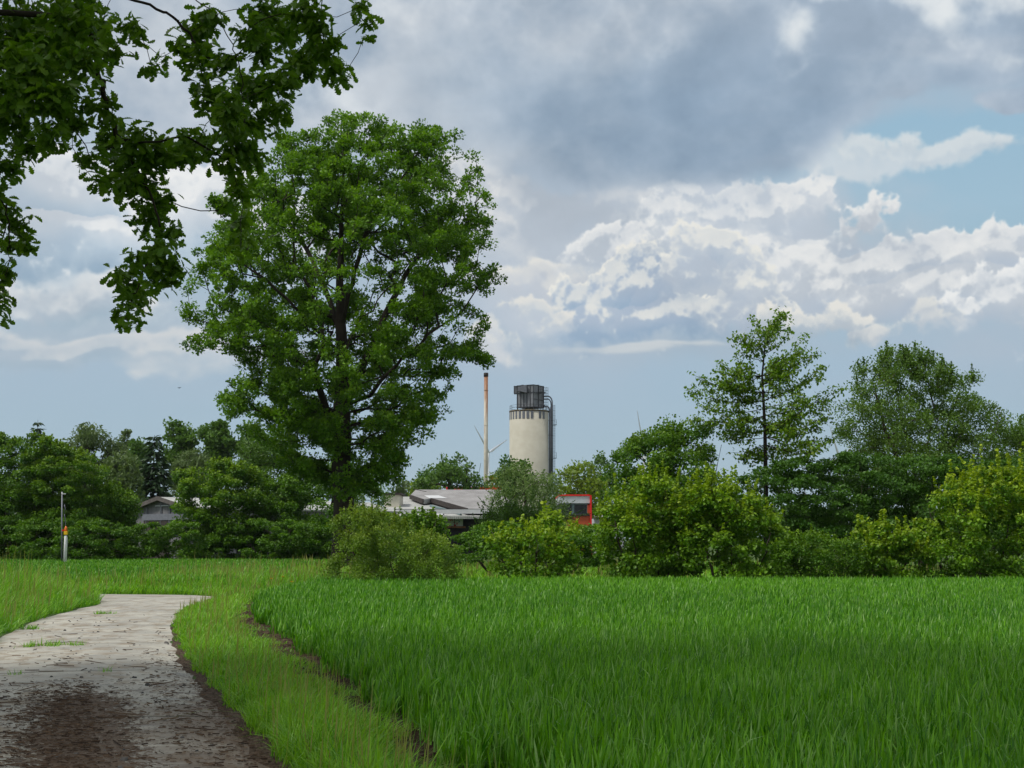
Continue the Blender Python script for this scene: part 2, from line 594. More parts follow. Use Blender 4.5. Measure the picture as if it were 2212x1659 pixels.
M['cherry'] = leaf_mat('cherry_leaf', (0.070, 0.155, 0.008), (0.150, 0.280, 0.014), (0.24, 0.24, 0.03), 0.56)
M['scrub'] = leaf_mat('scrub_leaf', (0.075, 0.155, 0.012), (0.145, 0.250, 0.022), (0.25, 0.31, 0.03), 0.42)
M['far_green'] = leaf_mat('far_leaf', (0.050, 0.118, 0.016), (0.098, 0.190, 0.026), (0.15, 0.24, 0.03), 0.40)
M['far_grey'] = leaf_mat('far_greyish_leaf', (0.075, 0.125, 0.038), (0.125, 0.185, 0.058), (0.15, 0.20, 0.06), 0.36)
M['far_yellow'] = leaf_mat('far_yellowish_leaf', (0.115, 0.185, 0.012), (0.185, 0.275, 0.020), (0.24, 0.30, 0.03), 0.44)
M['spruce'] = leaf_mat('spruce_needle', (0.020, 0.050, 0.018), (0.038, 0.080, 0.026), (0.05, 0.09, 0.03), 0.2)
M['wheat'] = leaf_mat('wheat_blade', (0.034, 0.150, 0.004), (0.165, 0.395, 0.012), (0.24, 0.40, 0.12), 0.42, 0.42, 0.32)
M['grass'] = leaf_mat('verge_grass_blade', (0.055, 0.205, 0.005), (0.210, 0.435, 0.012), (0.26, 0.21, 0.08), 0.46, 0.42, 0.32)
M['bark'] = plain_mat('bark', (0.040, 0.032, 0.024), 0.9, 0.2, scale=1.6, bumps=0.6)
M['bark_grey'] = plain_mat('young_bark', (0.085, 0.068, 0.052), 0.85, 0.2, scale=2.0)
M['concrete'] = None


# ------------------------------------------------------------------ foliage geometry
def unit(a):
    return a / np.maximum(np.linalg.norm(a, axis=-1, keepdims=True), 1e-9)


def leaf_template(kind):
    if kind == 'kite':
        v = [(0, 0, 0), (.36, .5, .10), (0, 1, 0), (-.36, .5, .10)]
        q = [(0, 1, 2, 3)]
    elif kind == 'narrow':
        v = [(0, 0, 0), (.17, .45, .05), (0, 1, -.06), (-.17, .45, .05)]
        q = [(0, 1, 2, 3)]
    elif kind == 'round':
        v = [(0, 0, 0), (.40, .28, .10), (.36, .72, .08), (0, 1.0, -.05), (-.36, .72, .08), (-.40, .28, .10)]
        q = [(0, 1, 2, 3), (0, 3, 4, 5)]
    elif kind == 'sprig':        # a lobed tuft of small leaves seen as one
        v = [(0, 0, 0), (.30, .18, .06), (.20, .45, 0), (.45, .72, .1), (0, 1, 0), (-.42, .66, .1), (-.16, .40, 0), (-.34, .20, .06)]
        q = [(0, 1, 2, 7), (7, 2, 3, 6), (6, 3, 4, 5)]
    elif kind == 'oakleaf':
        ys = [0, .12, .24, .33, .44, .54, .66, .75, .86, 1.0]
        ws = [.025, .06, .20, .11, .27, .15, .32, .19, .24, .05]
        v, q = [], []
        for y, w in zip(ys, ws):
            zc = -.10 * (y - .3) ** 2
            v += [(-w, y, zc + w * .30), (0, y, zc), (w, y, zc + w * .30)]
        for i in range(len(ys) - 1):
            a = i * 3
            q += [(a, a + 1, a + 4, a + 3), (a + 1, a + 2, a + 5, a + 4)]
    return np.array(v, float), np.array(q, int)


def leaves(name, mat, kind, pos, axis, nrm, size, tint, age, parent, origin):
    T, Q = leaf_template(kind)
    a = unit(axis)
    s = unit(np.cross(a, nrm))
    n = np.cross(s, a)
    N, k = len(pos), len(T)
    vs = pos[:, None, :] + size[:, None, None] * (T[None, :, 0, None] * s[:, None, :] + T[None, :, 1, None] * a[:, None, :] + T[None, :, 2, None] * n[:, None, :])
    vs = (vs - np.array(origin, float)).reshape(-1, 3)
    qs = (Q[None] + (np.arange(N) * k)[:, None, None]).reshape(-1, 4)
    me = quads_mesh(name, vs, qs, np.repeat(tint, k), np.repeat(age, k))
    return link_mesh(name, me, mat, parent)


def grow(roots, targets, bf=0.35, step=0.7, sag=0.0, wob=0.12, rng=None, order_from=None):
    """connect targets to root polylines the way branches do: short path to the trunk base"""
    P, par, plen, isroot = [], [], [], []
    for line in roots:
        prev = -1
        for i, p in enumerate(line):
            p = np.array(p, float)
            P.append(p)
            par.append(prev)
            plen.append(0.0 if prev < 0 else plen[prev] + np.linalg.norm(p - P[prev]))
            isroot.append(True)
            prev = len(P) - 1
    cap = len(P) + len(targets) * 40 + 100
    A = np.zeros((cap, 3)); L = np.zeros(cap)
    n = len(P)
    A[:n] = P; L[:n] = plen
    tips = []
    c0 = np.array(roots[0][-1 if order_from is None else order_from], float)
    order = np.argsort(np.linalg.norm(targets - c0, axis=1))
    for ti in order:
        t = targets[ti]
        d = np.linalg.norm(A[:n] - t, axis=1)
        cost = d + bf * L[:n]
        # branches rise outwards: attaching from above is unnatural
        cost = cost + np.maximum(A[:n, 2] - t[2], 0) * (0.9 - sag)
        j = int(np.argmin(cost))
        dist = d[j]
        k = max(1, int(dist / step))
        if n + k >= cap:
            break
        prev = j
        base = A[j].copy()
        bend = rng.normal(0, wob * dist / 2.0, 3)
        lift = (0.10 - sag * 0.3) * dist
        for i in range(1, k + 1):
            u_ = i / k
            q = base + (t - base) * u_ + bend * math.sin(math.pi * u_) + np.array([0, 0, lift * math.sin(math.pi * u_)])
            A[n] = q
            par.append(prev)
            L[n] = L[prev] + np.linalg.norm(q - A[prev])
            isroot.append(False)
            prev = n
            n += 1
        tips.append(prev)
    return A[:n], np.array(par), np.array(isroot), np.array(tips)


def radii(par, base_r, tip_r):
    n = len(par)
    cnt = np.zeros(n)
    child = np.zeros(n, int)
    for p in par:
        if p >= 0:
            child[p] += 1
    for i in range(n - 1, -1, -1):
        if child[i] == 0:
            cnt[i] += 1
        if par[i] >= 0:
            cnt[par[i]] += cnt[i]
    e = math.log(max(cnt.max(), 2)) / math.log(base_r / tip_r)
    return tip_r * np.maximum(cnt, 1) ** (1 / e)


def limb_mesh(name, A, par, r, sel, mat, parent, origin, sides=6):
    idx = np.array([i for i in np.nonzero(sel)[0] if par[i] >= 0])
    if len(idx) == 0:
        return None
    p1 = A[idx]; p0 = A[par[idx]]
    r1 = r[idx]; r0 = np.minimum(r[par[idx]], r1 * 1.35)
    d = unit(p1 - p0)
    ref = np.where(np.abs(d[:, 2:3]) < 0.9, np.array([[0, 0, 1.0]]), np.array([[1.0, 0, 0]]))
    s = unit(np.cross(d, ref)); t = np.cross(s, d)
    th = np.linspace(0, 2 * math.pi, sides, endpoint=False)
    ring = np.cos(th)[None, :, None] * s[:, None, :] + np.sin(th)[None, :, None] * t[:, None, :]
    a = p0[:, None] + ring * r0[:, None, None]
    b = (p1 + d * (r1 * 0.4)[:, None])[:, None] + ring * r1[:, None, None]
    vs = np.concatenate([a, b], 1).reshape(-1, 3) - np.array(origin, float)
    k = np.arange(sides)
    q = np.stack([k, (k + 1) % sides, (k + 1) % sides + sides, k + sides], 1)
    qs = (q[None] + (np.arange(len(idx)) * 2 * sides)[:, None, None]).reshape(-1, 4)
    return link_mesh(name, quads_mesh(name, vs, qs, smooth=True), mat, parent)


def prof_area(prof):
    p = sorted(prof)
    return sum((b[0] - a[0]) * ((a[2] - a[1]) + (b[2] - b[1])) / 2 for a, b in zip(p[:-1], p[1:]))


def sample_lobed(prof, Y, n, rng, dk=0.85, inner=0.42, lobe=0.0):
    """as sample_profile, the points gathered in separate boughs of radius lobe"""
    if lobe <= 0:
        return sample_profile(prof, Y, n, rng, dk, inner)
    area = prof_area(prof) * px(Y) ** 2
    K = int(np.clip(3.6 * area / (lobe * lobe * 2.2), 8, 500))
    c, rad = sample_profile(prof, Y, K, rng, dk, inner + .08)
    mid = c.mean(0)
    i = rng.integers(0, K, n)
    g = unit(rng.normal(0, 1, (n, 3)) + np.array([0, 0, .35])) * (rng.random((n, 1)) ** .4)
    R = lobe * rng.uniform(.6, 1.25, K)
    p = c[i] + g * R[i][:, None] * np.array([1, 1, .62]) + unit(mid - c)[i] * (R[i] * .30)[:, None]
    p[:, 2] = np.maximum(p[:, 2], .15)
    return p, rad[i]


def sample_profile(prof, Y, n, rng, dk=0.85, inner=0.42, ylim=None):
    """points inside a crown whose outline is given at heights (plan y, left, right)"""
    prof = sorted(prof)
    ys = np.array([p[0] for p in prof], float)
    xl = np.array([p[1] for p in prof], float)
    xr = np.array([p[2] for p in prof], float)
    grid = np.linspace(ys[0], ys[-1], 200)
    wdt = np.interp(grid, ys, xr - xl)
    cdf = np.cumsum(wdt + 1e-3); cdf /= cdf[-1]
    y = np.interp(rng.random(n), cdf, grid)
    l, r = np.interp(y, ys, xl), np.interp(y, ys, xr)
    ph = rng.random(n) * 2 * math.pi
    rad = rng.random(n) ** inner
    c, h = (l + r) / 2, (r - l) / 2
    x = c + h * rad * np.cos(ph)
    hmean = np.interp(y, grid, np.convolve(np.pad(wdt, 30, mode='edge'), np.ones(61) / 61, 'valid')) / 2
    dep = dk * hmean * rad * np.sin(ph) * px(Y)
    pts = np.stack([at(a, b, Y) for a, b in zip(x, y)])
    pts[:, 1] += dep
    # keep the outline where it is seen when a point moves towards or away from the viewer
    sc = pts[:, 1] / Y
    pts[:, 0] *= sc
    pts[:, 2] = np.maximum(EYE[2] + (pts[:, 2] - EYE[2]) * sc, 0.15)
    return pts, rad


def tree(name, label, cat, Y, prof, trunk, mat, kind='kite', leaf=0.12, clusters=200, per=60, cr=0.6, flat=0.8,
         base_r=0.3, tip_r=0.012, bf=0.35, step=0.7, dk=0.85, inner=0.42, up=0.6, droop=0.0, young=0.0, seed=1, bark='bark',
         sag=0.0, group=None, part_names=('trunk', 'branches', 'crown'), out=0.7, shoots=0, shoot_len=0.8, shoot_spread=.22, twig=0.35, tint_c=0.5, sides=6, lobe=0.0):
    rng = np.random.default_rng(seed)
    if isinstance(trunk[0], (tuple, list)) and isinstance(trunk[0][0], (tuple, list)):
        lines = trunk
    else:
        lines = [trunk]
    roots = []
    for ln in lines:
        pts = [at(p[0], p[1], Y) + np.array([0, p[2] if len(p) > 2 else 0, 0]) for p in ln]
        pts[0][2] = -0.05
        fine = []
        for a, b in zip(pts[:-1], pts[1:]):
            k = max(1, int(np.linalg.norm(b - a) / (step * 0.8)))
            fine += [a + (b - a) * i / k for i in range(k)]
        fine.append(pts[-1])
        for i in range(1, len(fine) - 1):
            fine[i] = fine[i] + rng.normal(0, 0.03, 3) * (1, 1, 0)
        roots.append(fine)
    origin = np.mean([r[0] for r in roots], axis=0); origin[2] = 0.0
    root = thing(name, origin, label, cat, group)
    tg, rad = sample_lobed(prof, Y, clusters, rng, dk, inner, lobe)
    A, par, isroot, tips = grow(roots, tg, bf, step, sag, rng=rng)
    r = radii(par, base_r, tip_r)
    k0 = 0
    for ln in roots:
        sel = np.zeros(len(A), bool); sel[k0:k0 + len(ln)] = True
        limb_mesh('stem' if part_names[0] == 'stems' or len(roots) > 1 else 'trunk', A, par, r, sel, M[bark], root, origin, max(sides, 8))
        k0 += len(ln)
    tag(limb_mesh(part_names[1], A, par, r, ~isroot, M[bark], root, origin, 5), kind='stuff')
    # leaf tufts round every tip and along the outer twigs
    cen = np.concatenate([tg, A[~isroot & (r < tip_r * 2.2)]]) if twig > 0 else tg
    ntip = len(tg)
    m_t = rng.poisson(per, ntip)
    m_w = rng.poisson(per * twig, len(cen) - ntip)
    m = np.concatenate([m_t, m_w])
    ci = np.repeat(np.arange(len(cen)), m)
    ctint = np.clip(rng.normal(tint_c, 0.22, len(cen)), 0, 1)
    scale = np.concatenate([rng.uniform(0.7, 1.25, ntip), np.full(len(cen) - ntip, 0.6)])
    g = rng.normal(0, 1, (len(ci), 3))
    g = unit(g) * (rng.random((len(ci), 1)) ** 0.45)
    pos = cen[ci] + g * (cr * scale[ci])[:, None] * np.array([1, 1, flat])
    axis = g * out + rng.normal(0, 0.55, (len(ci), 3)) + np.array([0, 0, 0.15 - droop])
    nrm = rng.normal(0, 0.6, (len(ci), 3)) + np.array([0, 0, up])
    tint = np.clip(ctint[ci] + rng.normal(0, 0.2, len(ci)), 0, 1)
    top = np.quantile(tg[:, 2], 0.75)
    age = np.clip(young * (0.25 + 0.9 * (g[:, 2])) * np.clip((pos[:, 2] / max(top, 0.1)) * 1.1 - 0.2, 0, 1) + rng.normal(0, 0.06, len(ci)), 0, 1) if young else np.clip(rng.normal(0.03, 0.05, len(ci)), 0, 1)
    if shoots:
        # upright leafy shoots standing out of the outline
        sel = tg[np.argsort(-tg[:, 2] - 0.9 * rad * rng.random(len(tg)))][:shoots]
        k = max(10, int(per * 0.55))
        ts = np.tile(np.linspace(0.0, 1, k), len(sel))
        si = np.repeat(np.arange(len(sel)), k)
        ld = unit(rng.normal(0, shoot_spread, (len(sel), 3)) + np.array([0, 0, 1.0]))
        sl = shoot_len * rng.uniform(0.6, 1.3, len(sel))
        sp = sel[si] + ld[si] * ((ts - 0.30) * sl[si])[:, None] + rng.normal(0, leaf * 0.45, (len(si), 3)) * (1.05 - .8 * ts)[:, None]
        ph = rng.random(len(si)) * 6.283
        sa = np.stack([np.cos(ph), np.sin(ph), rng.normal(-0.25 + 0.7 * ts, 0.35)], 1)
        pos = np.concatenate([pos, sp]); axis = np.concatenate([axis, sa])
        nrm = np.concatenate([nrm, rng.normal(0, 0.5, (len(si), 3)) + np.array([0, 0, 0.8])])
        tint = np.concatenate([tint, np.clip(rng.normal(0.65, 0.22, len(si)), 0, 1)])
        age = np.concatenate([age, np.clip(young * (0.15 + ts * 1.0) + rng.normal(0, 0.1, len(si)), 0, 1)])
        g = np.concatenate([g, np.zeros((len(si), 3))])
    pos[:, 2] = np.maximum(pos[:, 2], 0.05)
    size = leaf * rng.uniform(0.65, 1.25, len(pos))
    lv = leaves(part_names[2], M[mat], kind, pos - unit(axis) * (size * 0.4)[:, None], axis, nrm, size, tint, age, root, origin)
    tag(lv, kind='stuff')
    return root


SHRUB = ('stems', 'twigs', 'foliage')


def shrub_stems(xs, ytop, ybase, seed=0):
    r = random.Random(seed)
    c = sum(xs) / len(xs)
    return [[(c + (x - c) * 0.45, ybase, r.uniform(-.4, .4)), (c + (x - c) * 0.8, ybase + (ytop - ybase) * 0.5, r.uniform(-.7, .7)), (x, ytop, r.uniform(-1, 1))] for x in xs]


# ================================================================== THE SETTING
def smooth_edge(pts, n=160):
    P = np.array([(x, y) for y, x in pts], float)
    t = np.concatenate([[0], np.cumsum(np.linalg.norm(np.diff(P, axis=0), axis=1))])
    t /= t[-1]
    out = []
    u = np.linspace(0, 1, n) ** 1.0
    for c in range(2):
        # Catmull-Rom through the points
        m = np.gradient(P[:, c], t)
        i = np.clip(np.searchsorted(t, u, side='right') - 1, 0, len(t) - 2)
        h = t[i + 1] - t[i]
        s = (u - t[i]) / h
        out.append((2 * s**3 - 3 * s**2 + 1) * P[i, c] + (s**3 - 2 * s**2 + s) * h * m[i] + (-2 * s**3 + 3 * s**2) * P[i + 1, c] + (s**3 - s**2) * h * m[i + 1])
    return np.stack(out, 1)


R_EDGE = [(2, 0.9), (7.5, -0.72), (10.5, -1.68), (16.6, -3.57), (20, -4.6), (25, -5.93), (30, -7.14), (36, -8.25), (40, -8.55), (42.6, -8.75), (44.2, -9.8), (45.2, -13), (45.7, -17), (46.7, -30), (48.5, -70)]
L_EDGE = [(2, -2.2), (7.5, -3.95), (10.5, -4.95), (16.6, -6.85), (20, -7.75), (25.6, -9.1), (30, -10.05), (36, -10.85), (38.6, -11.15), (40.3, -11.7), (41.4, -12.8), (42.0, -14.2), (42.5, -17), (43.4, -30), (45.2, -70)]
PR = smooth_edge(R_EDGE)
PL = smooth_edge(L_EDGE)
PATH_POLY = np.concatenate([PL, PR[::-1]])
WHEAT_EDGE = [(4, 1.6), (10.5, -0.4), (16.6, -1.84), (20, -2.74), (25, -4.0), (30, -5.4), (36, -6.4), (39, -6.9), (48.5, -6.7)]
WE_Y = np.array([p[0] for p in WHEAT_EDGE]); WE_X = np.array([p[1] for p in WHEAT_EDGE])


def wheat_edge(Y):
    return np.interp(Y, WE_Y, WE_X) + 0.10 * np.sin(Y * 1.7) + 0.06 * np.sin(Y * 4.1 + 1)


def inside(x, y, poly):
    c = np.zeros(len(x), bool)
    j = len(poly) - 1
    for i in range(len(poly)):
        xi, yi = poly[i]; xj, yj = poly[j]
        if yi != yj:
            c ^= ((yi > y) != (yj > y)) & (x < (xj - xi) * (y - yi) / (yj - yi) + xi)
        j = i
    return c


# ---- ground sheet
m, out = new_mat('meadow_ground')
co = coords()
g1 = noise(co, 0.35, 7, 0.6)
g2 = noise(co, 4.0, 6, 0.65)
c = mix(g1.step(0.35, 0.68), (0.040, 0.075, 0.016), (0.062, 0.105, 0.020))
c = mix(g2.step(0.45, 0.75) * 0.6, c, (0.055, 0.045, 0.026))
V.nt.links.new(principled(c, 0.9, 0.15, 0, bump(noise(co, 9.0, 6, 0.7), 0.8, 0.05)).s, out.inputs[0])
M['ground'] = m
S = 5000.0
gm = quads_mesh('ground', [(-S, -S, 0), (S, -S, 0), (S, S, 0), (-S, S, 0)], [(0, 1, 2, 3)])
tag(link_mesh('ground', gm, M['ground']), 'green and brown meadow ground under the whole landscape', 'ground', kind='structure')

# ---- concrete track
m, out = new_mat('worn_concrete')
uvn = coords('UV')
pu, pv, _ = split(uvn)
pw = vec(pu * 3.15, pv, 0.0)
wv = noise(pw, 0.9, 6, 0.6)
n_a = noise(pw, 0.7, 7, 0.62)
n_b = noise(vec(pu * 6.0, pv * 1.2, 4.0), 1.6, 7, 0.65)
n_f = noise(pw, 38.0, 4, 0.7)
n_m = noise(vec(pu * 8.0, pv, 2.0), 5.0, 6, 0.7)
c = mix(n_a.step(0.36, 0.66), (0.285, 0.276, 0.245), (0.410, 0.390, 0.335))
c = mix(n_b.step(0.47, 0.63) * 0.75, c, (0.21, 0.165, 0.115))
c = mix(noise(vec(pu * 3.0, pv * 2.6, 14.0), 2.4, 6, 0.65).step(0.52, 0.66) * 0.5, c, (0.155, 0.158, 0.155))
c = mix((n_f - 0.35) * 0.5, c, (0.16, 0.155, 0.14))
# brown leaf mould lying along the middle and the verge side of the track
uw = pu + (wv - 0.5) * 0.22
mid = (1.0 - V.m('ABSOLUTE', uw - 0.56) * 3.6).clamp() * V.m('MULTIPLY', pv.step(7.0, 9.5), pv.step(17.8, 15.2))
midm = (mid * 1.45 + (n_m - 0.62) * 2.6 + (noise(vec(pu * 10.0, pv * 2.0, 44.0), 4.0, 6, 0.72) - 0.5) * 1.6).step(0.22, 0.55)
sid = (uw - 0.72).clamp() * 4.2
sidm = (sid * pv.step(20.0, 12.0) * 0.65 + (n_m - 0.58) * 2.0 + (pu - 0.9).clamp() * 6.0 * pv.step(36, 22)).step(0.34, 0.85)
stain = ((uw - 0.50).clamp() * 3.0 * pv.step(17.5, 13.5) + (noise(vec(pu * 1.6, pv * 1.4, 31.0), 1.5, 5, 0.6) - 0.5) * 2.2).step(0.35, 1.1) * 0.75
patch = (noise(vec(pu * 2.2, pv * 0.9, 9.0), 1.3, 6, 0.6) * pv.step(34.0, 12.0, 0.75, 1.08) + (n_m - 0.5) * 0.35).step(0.60, 0.72) * 0.7
lft = ((0.16 - uw).clamp() * 5.0 * pv.step(24.0, 12.0) + (n_m - 0.55) * 1.2).step(0.35, 0.75) * 0.7
dirt = midm.max(sidm).max(patch).max(lft).max(stain)
dc = mix(n_f.step(0.35, 0.65), (0.045, 0.028, 0.018), (0.115, 0.074, 0.048))
c = mix(dirt * 0.86, c, dc)
# slab joints
jt = V.m('PINGPONG', pv + (wv - 0.5) * 0.10 + 0.9, 2.5)
jl = jt.step(0.05, 0.015)
c = mix(jl * 0.75, c, (0.045, 0.040, 0.026))
rough = mix(sidm * 0.4, (0.92, 0.92, 0.92), (0.5, 0.5, 0.5))
hgt = n_f * 0.4 + dirt * n_m * 1.5 - jl * 0.6 + n_b * 0.3
pn = principled(c, 0.82, 0.12, 0, bump(hgt, 0.7, 0.015))
V.nt.links.new(rough.s, pn.s.node.inputs['Roughness'])
V.nt.links.new(pn.s, out.inputs[0])
NA = 9
pts = np.stack([PL + (PR - PL) * k / (NA - 1) for k in range(NA)], 1)        # (n, NA, 2)
cl = (PL + PR) / 2
dist_v = np.concatenate([[0], np.cumsum(np.linalg.norm(np.diff(cl, axis=0), axis=1))]) + 2.0
jit = RNG.normal(0, 0.045, (len(PL), 2))
for kk in (0, NA - 1):
    pts[:, kk, 0] += jit[:, 0 if kk == 0 else 1]
zz = 0.03 * (1 - (np.linspace(-1, 1, NA)) ** 2)[None, :] + 0.006
vs = np.concatenate([pts, np.repeat(zz, len(PL), 0)[:, :, None]], 2).reshape(-1, 3)
i = np.arange(len(PL) - 1)[:, None] * NA + np.arange(NA - 1)[None]
qs = np.stack([i, i + 1, i + NA + 1, i + NA], -1).reshape(-1, 4)
pm = quads_mesh('path', vs, qs, smooth=True)
uvl = pm.uv_layers.new(name='UVMap')
uvv = np.stack([np.tile(np.linspace(0, 1, NA), len(PL)), np.repeat(dist_v, NA)], 1)
uvl.data.foreach_set('uv', uvv[qs.ravel()].astype(np.float32).ravel())
tag(link_mesh('path', pm, m), 'pale worn concrete farm track with brown leaf mould, bending away', 'path', kind='structure')


def path_pt(u, v):
    """across 0..1, along metres -> world"""
    a = np.array([np.interp(v, dist_v, PL[:, 0]), np.interp(v, dist_v, PL[:, 1])])
    b = np.array([np.interp(v, dist_v, PR[:, 0]), np.interp(v, dist_v, PR[:, 1])])
    p = a + (b - a) * u
    return np.stack([p[0], p[1], 0.008 + 0.03 * (1 - (2 * np.asarray(u) - 1) ** 2)], -1)


# ---- bare soil strips: between verge and crop, and along the track edge
def clod_strip(name, left, right, Ys, label, col_a, col_b, amp):
    m, out = new_mat(name)
    co = coords()
    c = mix(noise(co, 14.0, 6, 0.7).step(0.35, 0.7), col_a, col_b)
    V.nt.links.new(principled(c, 0.95, 0.12, 0, bump(noise(co, 40.0, 5, 0.7), 0.9, 0.02)).s, out.inputs[0])
    nx = 16
    l = np.stack([left(Ys), Ys], 1); r = np.stack([right(Ys), Ys], 1)
    g = np.stack([l + (r - l) * k / (nx - 1) for k in range(nx)], 1)
    z = np.abs(RNG.normal(0, amp, g.shape[:2]))
    z = z * 0.6 + 0.4 * (np.roll(z, 1, 0) + np.roll(z, 1, 1)) / 2
    z[:, 0] = z[:, -1] = 0.0
    z += 0.004
    vs = np.concatenate([g, z[:, :, None]], 2).reshape(-1, 3)
    i = np.arange(len(Ys) - 1)[:, None] * nx + np.arange(nx - 1)[None]
    qs = np.stack([i, i + 1, i + nx + 1, i + nx], -1).reshape(-1, 4)
    return tag(link_mesh(name, quads_mesh(name, vs, qs), m), label, 'soil', kind='structure')


Ys = np.arange(4.0, 48.0, 0.035)
clod_strip('soil', lambda Y: wheat_edge(Y) - 0.6, lambda Y: wheat_edge(Y) + 0.25, Ys, 'dark crumbly strip of bare soil along the wheat edge', (0.030, 0.020, 0.013), (0.095, 0.068, 0.045), 0.035)
ry = PR[:, 1]; rx = PR[:, 0]
ok = np.arange(len(ry)) < np.argmax(ry > 42.2)
pr_x = lambda Y: np.interp(Y, ry[ok], rx[ok])
pl_ok = np.arange(len(PL)) < np.argmax(PL[:, 1] > 41)
pl_x = lambda Y: np.interp(Y, PL[pl_ok, 1], PL[pl_ok, 0])
clod_strip('mud', lambda Y: pr_x(Y) - (0.06 + 0.08 * np.sin(Y * 1.3) * np.sin(Y * 2.9)) * np.clip((30 - Y) / 12, 0.3, 1), lambda Y: pr_x(Y) + 0.18 * np.clip((32 - Y) / 14, 0.2, 1), np.arange(4.0, 28.0, 0.04), 'wet dark mud strip along the concrete track edge', (0.040, 0.028, 0.019), (0.120, 0.085, 0.060), 0.012)

# ================================================================== GRASS AND CROP
BT = np.array([0.0, 0.38, 0.72, 1.0]); BW = np.array([0.75, 1.0, 0.72, 0.06])


def blade_mesh(name, mat, pos, h, w, az, lean, curl, tint, age, kind_label, cat, kind='stuff'):
    N = len(pos)
    d = np.stack([np.cos(az), np.sin(az), np.zeros(N)], 1)
    fa = az + math.pi / 2 + RNG.normal(0, 0.6, N)
    s = np.stack([np.cos(fa), np.sin(fa), np.zeros(N)], 1)
    t = BT[None]
    zc = h[:, None] * (t - (curl * 0.55)[:, None] * t ** 3)
    rc = h[:, None] * (lean[:, None] * t + curl[:, None] * t ** 2.2)
    c = pos[:, None, :] + d[:, None, :] * rc[:, :, None]
    c[:, :, 2] += zc
    hw = (w[:, None] * BW[None] * 0.5)[:, :, None] * s[:, None, :]
    vs = np.stack([c - hw, c + hw], 2).reshape(-1, 3)
    i = np.arange(3) * 2
    q = np.stack([i, i + 1, i + 3, i + 2], 1)
    qs = (q[None] + (np.arange(N) * 8)[:, None, None]).reshape(-1, 4)
    me = quads_mesh(name, vs, qs, np.repeat(tint, 8), np.repeat(age, 8))
    return tag(link_mesh(name, me, mat), kind_label, cat, kind=kind)


def scatter(xlo, xhi, y0, y1, dens, reject=None, dy=0.5):
    out = []
    for Y in np.arange(y0, y1, dy):
        a, b = xlo(Y), xhi(Y)
        if b <= a:
            continue
        n = RNG.poisson((b - a) * dy * dens(Y))
        x = RNG.uniform(a, b, n); y = RNG.uniform(Y, Y + dy, n)
        k = np.ones(n, bool) if reject is None else ~reject(x, y)
        out.append(np.stack([x[k], y[k]], 1))
    return np.concatenate(out)


def fbm2(x, y, s, seed=0):
    """cheap smooth 2-D noise in 0..1"""
    r = np.random.default_rng(seed)
    v = np.zeros(len(x)); tot = 0
    for o in range(5):
        a = r.uniform(0, 6.28, 4); k = 2 ** o / s
        v += (np.sin(x * k * math.cos(a[0]) + y * k * math.sin(a[0]) + a[1]) + np.sin(x * k * math.cos(a[2]) + y * k * math.sin(a[2]) + a[3])) / 2 ** o
        tot += 2 / 2 ** o
    return 0.5 + 0.5 * v / tot


def view_l(Y): return -0.366 * Y - 1.6
def view_r(Y): return 0.366 * Y + 5.5


def wheat_blades(xy, hgt, name, label, per=3, wmul=1.0):
    Y = xy[:, 1]
    f = np.maximum(1.0, Y / 16.0)
    field = fbm2(xy[:, 0], xy[:, 1], 5.0, 3)
    ps, hs, ws, azs, ls, cs, ts, ags = [], [], [], [], [], [], [], []
    for k in range(per):
        n = len(xy)
        p = np.concatenate([xy + RNG.normal(0, 0.02, (n, 2)), np.zeros((n, 1))], 1)
        b0 = [0.0, 0.10, 0.22][k % 3]
        p[:, 2] = b0 * hgt / 0.45 * RNG.uniform(0.8, 1.2, n)
        h = hgt * [0.86, 0.74, 0.58][k % 3] * RNG.uniform(0.72, 1.12, n) * (0.92 + 0.16 * field)
        ps.append(p); hs.append(h)
        ws.append(0.0165 * RNG.uniform(0.6, 1.25, n) * f ** 0.8 * wmul)
        azs.append(RNG.normal(0.4, 1.6, n) if k else RNG.uniform(0, 6.28, n))
        ls.append(np.abs(RNG.normal(0.17, 0.13, n)))
        cs.append(np.where(RNG.random(n) < 0.12, RNG.uniform(0.3, 0.7, n), np.abs(RNG.normal(0.05, 0.09, n))))
        ts.append(np.clip(RNG.normal(0.15 + 0.5 * field, 0.30, n), 0, 1))
        ags.append(np.where(RNG.random(n) < 0.13, RNG.uniform(0.4, 1.0, n), 0.0))
    cat_ = np.concatenate
    return blade_mesh(name, M['wheat'], cat_(ps), cat_(hs), cat_(ws), cat_(azs), cat_(ls), cat_(cs), cat_(ts), cat_(ags), label, 'wheat')


xy = scatter(lambda Y: wheat_edge(np.array([Y]))[0] - 0.08, view_r, 6.2, 48.3, lambda Y: 320 * min(1.0, (15.0 / Y) ** 1.1))
edge = np.clip((xy[:, 0] - wheat_edge(xy[:, 1])) / 0.35, 0.0, 1)
wheat_blades(xy, 0.47 * (0.62 + 0.38 * edge), 'wheat', 'dense blue-green young wheat standing in the large near field')

far_rej = lambda x, y: inside(x, y, PATH_POLY) | (x > np.interp(y, [46, 52, 60, 75, 104], [-11.0, -10.4, -11, -12, -12.5]) + 0.8 * np.sin(y * 0.9))
xy = scatter(lambda Y: view_l(Y) - 2, lambda Y: -8.0, 48.5, 101, lambda Y: 46 * (50.0 / Y) ** 1.2, far_rej, 1.0)
wheat_blades(xy, 0.46, 'wheat', 'far strip of wheat between the bend of the track and the hedge', wmul=1.25)


